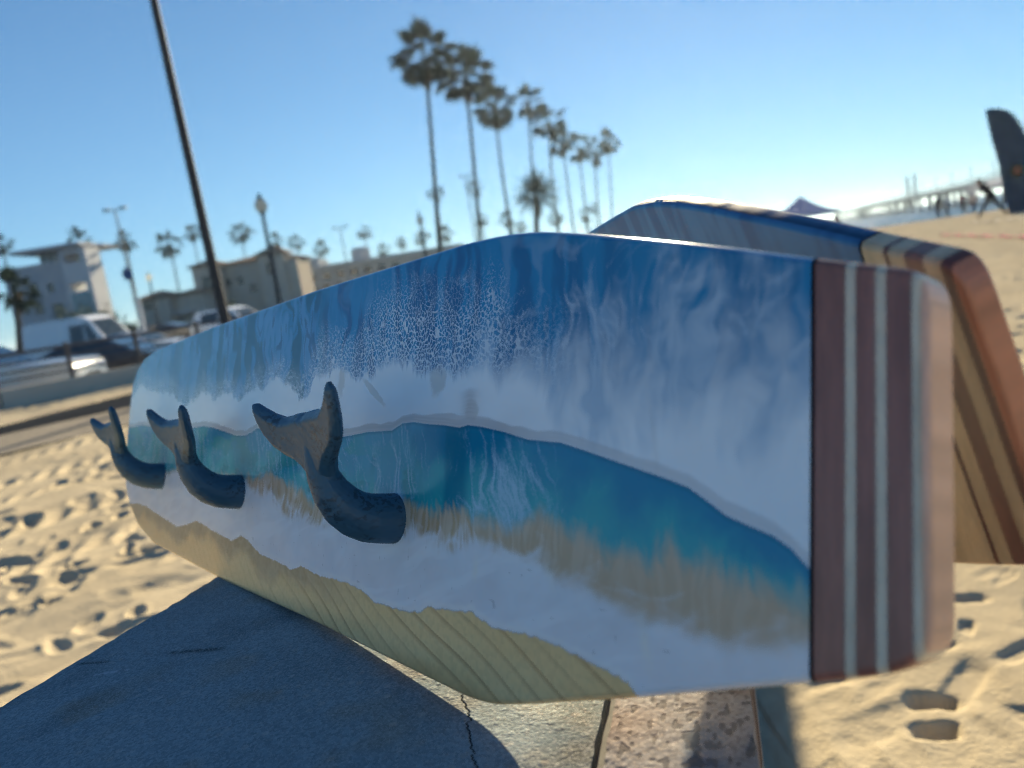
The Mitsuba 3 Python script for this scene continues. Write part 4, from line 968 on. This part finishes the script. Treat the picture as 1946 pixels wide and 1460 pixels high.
# ---------------------------------------------------------------- vehicles
princ('white_paint', (0.72, 0.73, 0.75), 0.25, clearcoat=1.0, clearcoat_gloss=.95)
princ('silver_paint', (0.42, 0.43, 0.45), 0.28, metallic=.35, clearcoat=1.0, clearcoat_gloss=.95)
princ('dark_paint', (0.02, 0.025, 0.04), 0.25, clearcoat=1.0, clearcoat_gloss=.95)
princ('blue_grey_paint', (0.20, 0.23, 0.28), 0.3, metallic=.3, clearcoat=1.0, clearcoat_gloss=.95)
diff('tyre_rubber', (0.02, 0.02, 0.02))
princ('rim_metal', (0.45, 0.45, 0.46), 0.35, metallic=.8)
princ('headlight_glass', (0.75, 0.76, 0.78), 0.12, specular=.8)
diff('black_trim', (0.025, 0.025, 0.027))
def car(label, cat_, at_, yaw, L, H, W, body, kind):
    """at_ = where the front bumper corner stands (x, y); the car points along +x before yaw"""
    k = thing({'van': 'van', 'suv': 'parked_car', 'sedan': 'parked_car'}[kind], label, cat_, 'vehicles in the parking lot')
    if kind == 'van':
        P = [(0, .35), (L, .35), (L + .02, .75), (L - .05, 1.0), (L - .75, 1.28), (L - 1.55, H - .22), (L - 1.9, H - .06), (L - 2.4, H), (.25, H - .02), (.02, H - .2)]
        belt = 1.2
        side = [[(L - 1.72, 1.32), (L - 1.1, 1.32), (L - 1.62, H - .42), (L - 1.9, H - .35)], [(L - 2.7, 1.3), (L - 1.85, 1.3), (L - 1.95, H - .4), (L - 2.7, H - .4)]]
        ws = ((L - .80, 1.32), (L - 1.50, H - .28))
    elif kind == 'suv':
        P = [(0, .4), (L, .4), (L + .03, .62), (L - .02, .95), (L - .12, 1.08), (L - 1.35, 1.18), (L - 2.0, H - .12), (L - 2.5, H), (.55, H - .02), (.1, 1.2)]
        belt = 1.1
        side = [[(L - 1.75, 1.16), (L - 1.65, 1.2), (L - 2.2, H - .18), (L - 2.75, H - .14), (L - 2.75, 1.16)], [(.75, 1.2), (L - 2.85, 1.16), (L - 2.85, H - .14), (.85, H - .16)]]
        ws = ((L - 1.42, 1.22), (L - 1.95, H - .15))
    else:
        P = [(0, .32), (L, .32), (L + .03, .5), (L - .08, .74), (L - 1.15, .92), (L - 1.95, H - .06), (L - 2.6, H), (1.1, H - .1), (.35, .98), (.02, .85)]
        belt = .9
        side = [[(L - 1.55, .95), (L - 2.1, H - .12), (L - 2.6, H - .08), (L - 2.6, .95)], [(.95, .98), (L - 2.68, .95), (L - 2.68, H - .08), (1.3, H - .14)]]
        ws = ((L - 1.22, .95), (L - 1.9, H - .09))
    def warp(t):
        v = np.asarray(t.vertices).copy()
        q = np.clip((v[:, 2] - belt) / (H - belt), 0, 1)
        v[:, 1] *= 1 - .20 * q - .05 * np.clip((v[:, 0] - (L - .5)) / .5, 0, 1) ** 2
        return trimesh.Trimesh(v, t.faces, process=False)
    def ext(poly, y0, y1, ref=.25):
        M = manifold3d.Manifold.extrude(manifold3d.CrossSection([poly]), y1 - y0)
        M = M.rotate([90, 0, 0]).translate([0, y1, 0]).refine_to_length(ref)
        return warp(tm(M))
    M0 = trimesh.transformations.rotation_matrix(yaw, [0, 0, 1])
    M0[:3, 3] = [at_[0], at_[1], -0.55]
    M0 = M0 @ trimesh.transformations.translation_matrix([-L, W / 2, 0])
    def add(part, mesh, mat, smooth=35):
        mesh = mesh.copy(); mesh.apply_transform(M0)
        return put(k + '__' + part, mesh, mat, smooth=smooth)
    cs = manifold3d.CrossSection([P])
    if cs.area() < 0.1: P = P[::-1]
    cs = manifold3d.CrossSection([P]).offset(-.05, manifold3d.JoinType.Round, 2, 12).offset(.05, manifold3d.JoinType.Round, 2, 12)
    bodyM = manifold3d.Manifold.extrude(cs, W).rotate([90, 0, 0]).translate([0, W / 2, 0])
    for wx in (.85, L - .85):
        bodyM = bodyM - manifold3d.Manifold.cylinder(W + 1, .39, .39, 24).rotate([90, 0, 0]).translate([wx, W / 2 + .5, .33])
    add('body', warp(tm(bodyM.refine_to_length(.22))), body)
    for s in side:
        if manifold3d.CrossSection([s]).area() < 1e-4: s = s[::-1]
        for y in (-W / 2 - .012, W / 2 - .02):
            add('side_window', ext(s, y, y + .032), 'window_glass')
    (x0, z0), (x1, z1) = ws
    nx, nz = unit([z1 - z0, x0 - x1])
    q = [(x0, z0), (x0 + nx * .02, z0 + nz * .02), (x1 + nx * .02, z1 + nz * .02), (x1, z1)]
    if manifold3d.CrossSection([q]).area() < 1e-5: q = q[::-1]
    add('windscreen', ext(q, -W * .43, W * .43), 'window_glass')
    for y in (-W / 2 + .06, W / 2 - .36):
        zz = .78 if kind == 'suv' else (.62 if kind == 'sedan' else .85)
        add('headlight', box(L - .22, L + .035, y, y + .30, zz, zz + .16, .04), 'headlight_glass')
    add('bumper', box(L - .2, L + .06, -W / 2 + .05, W / 2 - .05, .36, .52, .05), 'black_trim' if kind != 'sedan' else body)
    add('grille', box(L - .12, L + .045, -.4, .4, .58, .76, .03), 'black_trim')
    for wx in (.85, L - .85):
        for y in (-W / 2 + .02, W / 2 - .24):
            t = trimesh.creation.cylinder(.34, .22, sections=28); t.apply_transform(trimesh.transformations.rotation_matrix(math.pi / 2, [1, 0, 0])); t.apply_translation([wx, y + .11, .34])
            kk = add('wheel', t, 'tyre_rubber')
            t = trimesh.creation.cylinder(.21, .236, sections=20); t.apply_transform(trimesh.transformations.rotation_matrix(math.pi / 2, [1, 0, 0])); t.apply_translation([wx, y + .11, .34])
            t.apply_transform(M0); put(kk + '__rim', t, 'rim_metal', smooth=35)
    return k
c_ = CARS
car('silver off-road car at the left edge, its front lit, behind the railing', 'car', (c_['suv'][0], c_['suv'][1]), math.radians(8), 4.5, 1.72, 1.85, 'silver_paint', 'suv')
car('white high-roofed van with dark side windows', 'van', (c_['van'][0], c_['van'][1]), math.radians(-12), 5.4, 2.55, 2.0, 'white_paint', 'van')
car('pale sedan parked just in front of the white van', 'car', (c_['sedan'][0], c_['sedan'][1]), math.radians(-8), 4.5, 1.45, 1.8, 'silver_paint', 'sedan')
car('dark car directly behind the railing under the white van', 'car', (c_['dark'][0] + 1.2, c_['dark'][1]), math.radians(6), 4.3, 1.42, 1.8, 'dark_paint', 'sedan')
car('white estate car right of the leaning dark pole', 'car', (c_['mpv'][0], c_['mpv'][1]), math.radians(-15), 4.7, 1.9, 1.9, 'white_paint', 'suv')
car('dark blue car between the pale sedan and the dark pole', 'car', (c_['dark2'][0], c_['dark2'][1]), math.radians(-5), 4.6, 1.6, 1.85, 'dark_paint', 'suv')

# ---------------------------------------------------------------- poles, lamps, sign
princ('pole_metal', (0.022, 0.026, 0.032), 0.7)
princ('pole_grey', (0.22, 0.23, 0.24), 0.5, metallic=.3)
bs('globe_glass', {'type': 'principledthin', 'base_color': {'type': 'rgb', 'value': [0.98, 0.94, 0.82]}, 'diff_trans': 1.5, 'roughness': 0.4})
diff('sign_blue', (0.03, 0.10, 0.25))
diff('sign_white', (0.7, 0.7, 0.7))
p0, p1 = np.array(POLE[0]), np.array(POLE[1])
d = p1 - p0
bot = p0 - d * ((p0[2] + .56) / d[2]); topp = p0 + d * 2.0
k = thing('light_pole', 'tall thin dark pole leaning across the left of the photo', 'pole')
put(k + '__shaft', tube([bot, p0, p1, topp], [.085, .075, .055, .045], 14), 'pole_metal', smooth=40)
put(k + '__base', tube([bot, bot + [0, 0, .35], bot + [0, 0, .42]], [.15, .15, .09], 14), 'pole_metal', smooth=40)
arm = topp + [0, 0, -.02]
put(k + '__arm', tube([arm, arm + [.9, 0, .15]], [.035, .03], 8), 'pole_metal', smooth=40)
put(k + '__lantern', box(arm[0] + .8, arm[0] + 1.4, arm[1] - .14, arm[1] + .14, arm[2] + .08, arm[2] + .24, .04), 'pole_metal')
for i, (row, sc, lab) in enumerate(zip(LAMPS, (1.0, .95, 1.0), ('dark lamp post with lit-looking cream globe before the gabled building', 'small cream globe lamp right of the blue sign', 'globe lamp with pointed cap left of the first tall palm'))):
    gx, gy, gz, lx, ly, lz = row
    k = thing('globe_lamp', lab, 'street lamp', 'globe street lamps')
    dx = (lx - gx) / (lz - gz)
    b = [gx + dx * (-.56 - gz) * .3, gy, -.56]
    r = .23 * sc
    put(k + '__post', tube([b, [b[0], gy, -.0], [b[0] * .5 + gx * .5, gy, gz * .5], [gx, gy, gz - r * 1.1]], [.15, .10, .075, .06], 12), 'pole_metal', smooth=40)
    g = lathe([(0, -r), (r * .55, -r * .9), (r * 1.0, -r * .2), (r * .95, r * .35), (r * .6, r * .95), (0, r * 1.15)], 20); g.apply_translation([gx, gy, gz])
    put(k + '__globe', g, 'globe_glass', smooth=50)
    hh = 2.6 if i == 2 else 1.0
    g = lathe([(0, r * 1.0), (r * .7, r * .9), (r * .35, r * 1.25), (r * .12, r * 1.25 + r * .7 * hh), (0, r * 1.3 + r * .8 * hh)], 16); g.apply_translation([gx, gy, gz])
    put(k + '__cap', g, 'pole_metal', smooth=40)
    put(k + '__collar', tube([[gx, gy, gz - r * 1.35], [gx, gy, gz - r * .92]], [.06, .13], 14), 'pole_metal', smooth=40)
for row, w, lab in zip(TPOLES, (1.05, 1.1, .8), ('T-shaped light mast rising behind the palm left of the dark pole', 'faint T-shaped light mast above the round rooftop tank', 'small T-shaped light mast beside the second tall palm')):
    tx, ty, tz, lx, ly, lz = row
    k = thing('light_mast', lab, 'street lamp', 'T-shaped parking lot lights')
    put(k + '__mast', tube([[tx, ty, -.56], [tx, ty, tz - .06]], [.12, .08], 10), 'pole_grey', smooth=40)
    put(k + '__crossbar', box(tx - w, tx + w, ty - .05, ty + .05, tz - .06, tz + .04), 'pole_grey')
    for s in (-1, 1):
        put(k + '__lamp_head', box(tx + s * w * .72 - w * .28, tx + s * w * .72 + w * .28, ty - .16, ty + .16, tz + .042, tz + .18, .03), 'pole_grey')
sx, sy, sz = SIGN
k = thing('blue_sign', 'rounded blue sign fixed to the T-shaped light mast above the parked cars', 'sign')
sg = trimesh.creation.cylinder(.47, .05, sections=8); sg.apply_transform(trimesh.transformations.rotation_matrix(math.pi / 2, [1, 0, 0])); sg.apply_scale([.92, 1, 1.25]); sg.apply_translation([sx - .25, sy, sz])
put(k + '__panel', sg, 'sign_blue')
put(k + '__bracket', box(sx - .40, sx - .05, sy + .03, sy + .18, sz - .05, sz + .05), 'pole_grey')
x0, y0, z0, x1, y1, z1 = WHITEPOST
k = thing('white_post', 'short white post standing between the blue sign and the pale sedan', 'post')
put(k + '__post', tube([[x0, y0, -.56], [x0, y0, z0]], .11, 10), 'sign_white', smooth=40)
put(k + '__cap', tube([[x0, y0, z0 + .002], [x0, y0, z0 + .08]], [.13, .08], 10), 'sign_white', smooth=40)

# ---------------------------------------------------------------- beach: flag, tents, people, tapes, pier
def cloth(key, c, tr):
    return bs(key, {'type': 'twosided', 'bsdf': {'type': 'diffuse', 'reflectance': rgb(c)}})
diff('flag_cloth', proc(lambda p, n, uv: mix((0.012, 0.040, 0.085), (0.02, 0.055, 0.11), noise(p.x * 3, p.y * 3, p.z * 3))))
diff('emblem_red', (0.22, 0.07, 0.05))
diff('emblem_olive', (0.05, 0.06, 0.035))
k = thing('feather_flag', 'dark blue feather flag with small round emblem planted in the sand', 'flag')
from shapely.geometry import Polygon
fl = Polygon(FLAG).buffer(.12).buffer(-.12)
fm = trimesh.creation.extrude_polygon(fl, .012, engine='earcut')
fm = trimesh.Trimesh(fm.vertices, fm.faces).subdivide().subdivide()
v = np.asarray(fm.vertices).copy()
v = np.column_stack([v[:, 0], 33 + v[:, 2] + .05 * np.sin(v[:, 1] * 2.2) + .03 * np.sin(v[:, 0] * 4), v[:, 1]])
put(k + '__cloth', trimesh.Trimesh(v, fm.faces, process=False), 'flag_cloth')
pp = [[q[0] + .02, 33.02, q[1]] for q in reversed(FLAG[2:10])]
put(k + '__pole', tube([[pp[0][0], 33.02, -.3]] + pp, [.025] * 4 + [.02] * 3 + [.014, .01], 8), 'pole_metal', smooth=40)
ex, ey, ez = FLAGEMBLEM
for r, mat, yy in ((.27, 'emblem_olive', .10), (.16, 'emblem_red', .106)):
    e = trimesh.creation.cylinder(r, .004, sections=28); e.apply_transform(trimesh.transformations.rotation_matrix(math.pi / 2, [1, 0, 0])); e.apply_translation([ex, ey - yy, ez])
    put(k + '__emblem', e, mat)

bs('canopy_violet', {'type': 'principledthin', 'base_color': {'type': 'rgb', 'value': [0.50, 0.48, 0.70]}, 'diff_trans': 0.8, 'roughness': 0.6})
diff('canopy_white', (0.62, 0.63, 0.66))
def tent(lab, cx, cy, w, ze, zp, z0, mat, yaw):
    k = thing('canopy_tent', lab, 'tent')
    M = trimesh.transformations.rotation_matrix(yaw, [0, 0, 1]); M[:3, 3] = [cx, cy, 0]
    n = 12
    g = np.linspace(-1, 1, n * 2 + 1)
    X, Y = np.meshgrid(g, g)
    r = np.maximum(abs(X), abs(Y))
    Z = zp - (zp - ze) * (1 - (1 - r) ** 1.55)
    v = np.column_stack([X.ravel() * w, Y.ravel() * w, Z.ravel()])
    m = 2 * n + 1
    i, j = np.meshgrid(np.arange(m - 1), np.arange(m - 1), indexing='ij')
    q = np.stack([i * m + j, i * m + j + 1, (i + 1) * m + j + 1, (i + 1) * m + j], -1).reshape(-1, 4)
    f = np.vstack([q[:, [0, 1, 2]], q[:, [0, 2, 3]]])
    t = trimesh.Trimesh(v, f, process=False); t.apply_transform(M)
    put(k + '__canopy', t, mat, smooth=True)
    for s in range(4):
        e = box(-w, w, w - .012, w, ze - .28, ze - .002); e.apply_transform(trimesh.transformations.rotation_matrix(s * math.pi / 2, [0, 0, 1])); e.apply_transform(M)
        put(k + '__valance', e, 'canopy_white')
    for a in (-1, 1):
        for b in (-1, 1):
            e = box(a * w * .96 - .03, a * w * .96 + .03, b * w * .96 - .03, b * w * .96 + .03, z0, ze - .01); e.apply_transform(M)
            put(k + '__leg', e, 'pole_grey')
tent('violet pop-up canopy tent on the sand beyond the boards', 28.5, 71, 2.35, 1.75, 3.5, -.6, 'canopy_violet', .5)
tent('white canopy tent half hidden behind the feather flag', 34.2, 50, 2.2, 1.55, 2.3, -.3, 'canopy_white', .2)

SKIN, DARKC = (0.35, 0.22, 0.16), (0.02, 0.022, 0.03)
diff('skin', SKIN); diff('hair', (0.03, 0.022, 0.018)); diff('dark_clothes', DARKC); diff('navy_clothes', (0.03, 0.04, 0.08)); diff('pale_clothes', (0.5, 0.5, 0.52)); diff('red_clothes', (0.3, 0.05, 0.06))
def person(lab, x, y, z, yaw, shirt, trousers, stride=0.0, lean=0.0, s=1.0):
    k = thing('person', lab, 'person', 'people on the beach')
    M = trimesh.transformations.rotation_matrix(yaw, [0, 0, 1]); M[:3, 3] = [x, y, z]
    M[:3, :3] *= s
    hip = np.array([0, 0, .92]); ch = np.array([lean * .40, 0, 1.36 - abs(lean) * .08]); nk = np.array([lean * .52, 0, 1.50 - abs(lean) * .12]); hd = np.array([lean * .62, 0, 1.66 - abs(lean) * .16])
    J = []
    body = []
    body += hullchain([(hip, .145), (hip + (ch - hip) * .5, .125), (ch, .155)])
    body += hullchain([(nk, .055), (hd, .06)])
    body += [manifold3d.Manifold.hull_points(np.vstack([ball(hd + [0, 0, .03], .098, sc=(1, .82, 1.15)), ball(hd + [.05, 0, -.05], .055)]))]
    body += hullchain([(hd + [.09, 0, -.01], .018), (hd + [.115, 0, -.03], .014)])
    shirt_p, leg_p = [], []
    shirt_p += hullchain([(hip + [0, 0, .02], .158), (hip + (ch - hip) * .5, .138), (ch, .168)])
    for q in (-1, 1):
        sh = ch + [0, q * .175, .05]
        el = sh + [q * stride * .22 - .02, q * .04, -.29]
        ha = el + [q * stride * .16 + .10, 0, -.24]
        shirt_p += hullchain([(ch + [0, q * .08, .04], .10), (sh, .068), (sh + (el - sh) * .8, .055)])
        body += hullchain([(sh, .05), (el, .042), (ha, .032)])
        body += hullchain([(ha, .034), (ha + [.015, 0, -.07], .03), (ha + [.03, 0, -.14], .014)])
        body += hullchain([(ha + [.02, 0, -.03], .014), (ha + [.05, 0, -.09], .010)])
        hp = hip + [0, q * .09, -.04]
        kn = hp + [-q * stride * .24 + .04, 0, -.42]
        an = kn + [-q * stride * .24 - (.10 if q * stride > 0 else .02), 0, -.40]
        body += hullchain([(hp, .085), (kn, .058), (an, .04)])
        body += hullchain([(an, .045), (an + [.08, 0, -.045], .035), (an + [.17, 0, -.055], .025)])
        leg_p += hullchain([(hp, .105), (kn, .072), (kn + (an - kn) * .85, .058)])
        leg_p += hullchain([(hip, .15), (hp, .11)])
    def fin(ps, st):
        m = blob(ps, st, 6); m.apply_transform(M); return m
    put(k, fin(body, .04), 'skin', smooth=True)
    put(k + '__shirt', fin(shirt_p, .05), shirt, smooth=True)
    put(k + '__trousers', fin(leg_p, .05), trousers, smooth=True)
    hr = manifold3d.Manifold.hull_points(np.vstack([ball(hd + [-.022, 0, .055], .1, sc=(1, .88, 1.0)), ball(hd + [-.06, 0, -.02], .06)]))
    put(k + '__hair', fin([hr], .05), 'hair', smooth=True)
pw = PERSON_WALK[0]
person('person in dark clothes striding across the sand left of the feather flag', pw[0], pw[1], 0.0, math.pi * .93, 'dark_clothes', 'dark_clothes', 1.0, .75, 1.0)
PL = ['person standing in dark clothes by the waterline under the pier, left of a pair', 'person in pale clothes beside another by the waterline under the pier', 'person in navy standing right of the violet canopy tent', 'person in pale clothes left of the walking person, near the white tent', 'person in dark clothes beneath the white tent behind the flag', 'person in red top far off at the waterline']
for i, (p, lab) in enumerate(zip(PEOPLE, PL)):
    person(lab, p[0], p[1], -.28 if p[1] > 50 else -.05, 1.0 + 1.3 * i, ('dark_clothes', 'pale_clothes', 'navy_clothes', 'pale_clothes', 'dark_clothes', 'red_clothes')[i], ('navy_clothes', 'dark_clothes', 'dark_clothes', 'navy_clothes', 'dark_clothes', 'dark_clothes')[i], .3, .1)

diff('tape_pink', (0.62, 0.22, 0.26)); diff('tape_pale', (0.62, 0.60, 0.57))
def tape(lab, a, b, w, mat, h=.06, n=26):
    k = thing('boundary_tape', lab, 'tape', 'court boundary tapes on the sand')
    a, b = np.array(a), np.array(b)
    t = np.linspace(0, 1, n)
    P = a + (b - a) * t[:, None]
    P[:, 2] = h + .012 * np.sin(t * 40)
    s = unit(np.cross(b - a, [0, 0, 1])) * w / 2
    v = np.vstack([P - s, P + s, P + s - [0, 0, .004], P - s - [0, 0, .004]])
    f = []
    for i in range(n - 1):
        for c0, c1 in ((0, 1), (1, 2), (2, 3), (3, 0)):
            q = [c0 * n + i, c1 * n + i, c1 * n + i + 1, c0 * n + i + 1]
            f += [[q[0], q[1], q[2]], [q[0], q[2], q[3]]]
    put(k + '__webbing', trimesh.Trimesh(v, f, process=False), mat)
    for e in (a, b):
        put(k + '__stake', tube([[e[0], e[1], -.2], [e[0], e[1], h + .05]], .012, 6), 'pole_grey')
tape('pink boundary tape stretched over the sand, nearer of the two', TAPES[0], TAPES[1], .10, 'tape_pink')
tape('pale boundary tape stretched over the sand, farther of the two', TAPES[2], TAPES[3], .12, 'tape_pale')

diff('pier_concrete', (0.30, 0.30, 0.31))
k = thing('pier', 'long pier on piles running out over the bright sea', 'pier')
A, B = np.array(PIER[0]), np.array(PIER[1])
A = A + (A - B) * .15
ab = unit((B - A)[:2]); an_ = np.array([-ab[1], ab[0]])
Lp = np.linalg.norm((B - A)[:2])
def pbox(s0, s1, d0, d1, z0, z1):
    m = box(s0, s1, d0, d1, z0, z1)
    M = np.eye(4); M[:2, 0] = ab; M[:2, 1] = an_; M[:2, 3] = A[:2]
    m.apply_transform(M); return m
dz = 3.5
put(k + '__deck', pbox(0, Lp + 60, -4, 4, dz - .7, dz), 'pier_concrete')
put(k + '__railing', cat([pbox(0, Lp + 60, d, d + .1, dz + .9, dz + 1.05) for d in (-4, 3.9)] + [pbox(s, s + .12, d, d + .1, dz, dz + .9) for s in np.arange(1, Lp + 58, 3.0) for d in (-4, 3.9)]), 'pier_concrete')
for s in np.arange(6, Lp + 55, 12.0):
    for d in (-3.2, 3.2):
        put(k + '__pile', pbox(s, s + .6, d - .3, d + .3, -1.1, dz - .701), 'pier_concrete')
for s in np.arange(4, Lp + 50, 18.0):
    q = A[:2] + ab * s - an_ * 3.7
    put(k + '__deck_lamp', tube([[q[0], q[1], dz], [q[0], q[1], dz + 4.2]], .10, 6), 'pier_concrete')
for p in PIER[2:]:
    put(k + '__mast', tube([[p[0], p[1], dz - 3], [p[0], p[1], p[2]]], .42, 8), 'pier_concrete')
# the air: thin sea haze that pales the far palms, buildings and the pier
scene['haze'] = {'type': 'cube', 'to_world': T4().translate([0, 0, 11.6]).scale([4600, 4600, 13.4]), 'bsdf': {'type': 'null'}, 'interior': {'type': 'ref', 'id': 'haze_air'}}
tag('haze', 'thin pale sea haze in the air', 'haze', kind='stuff')
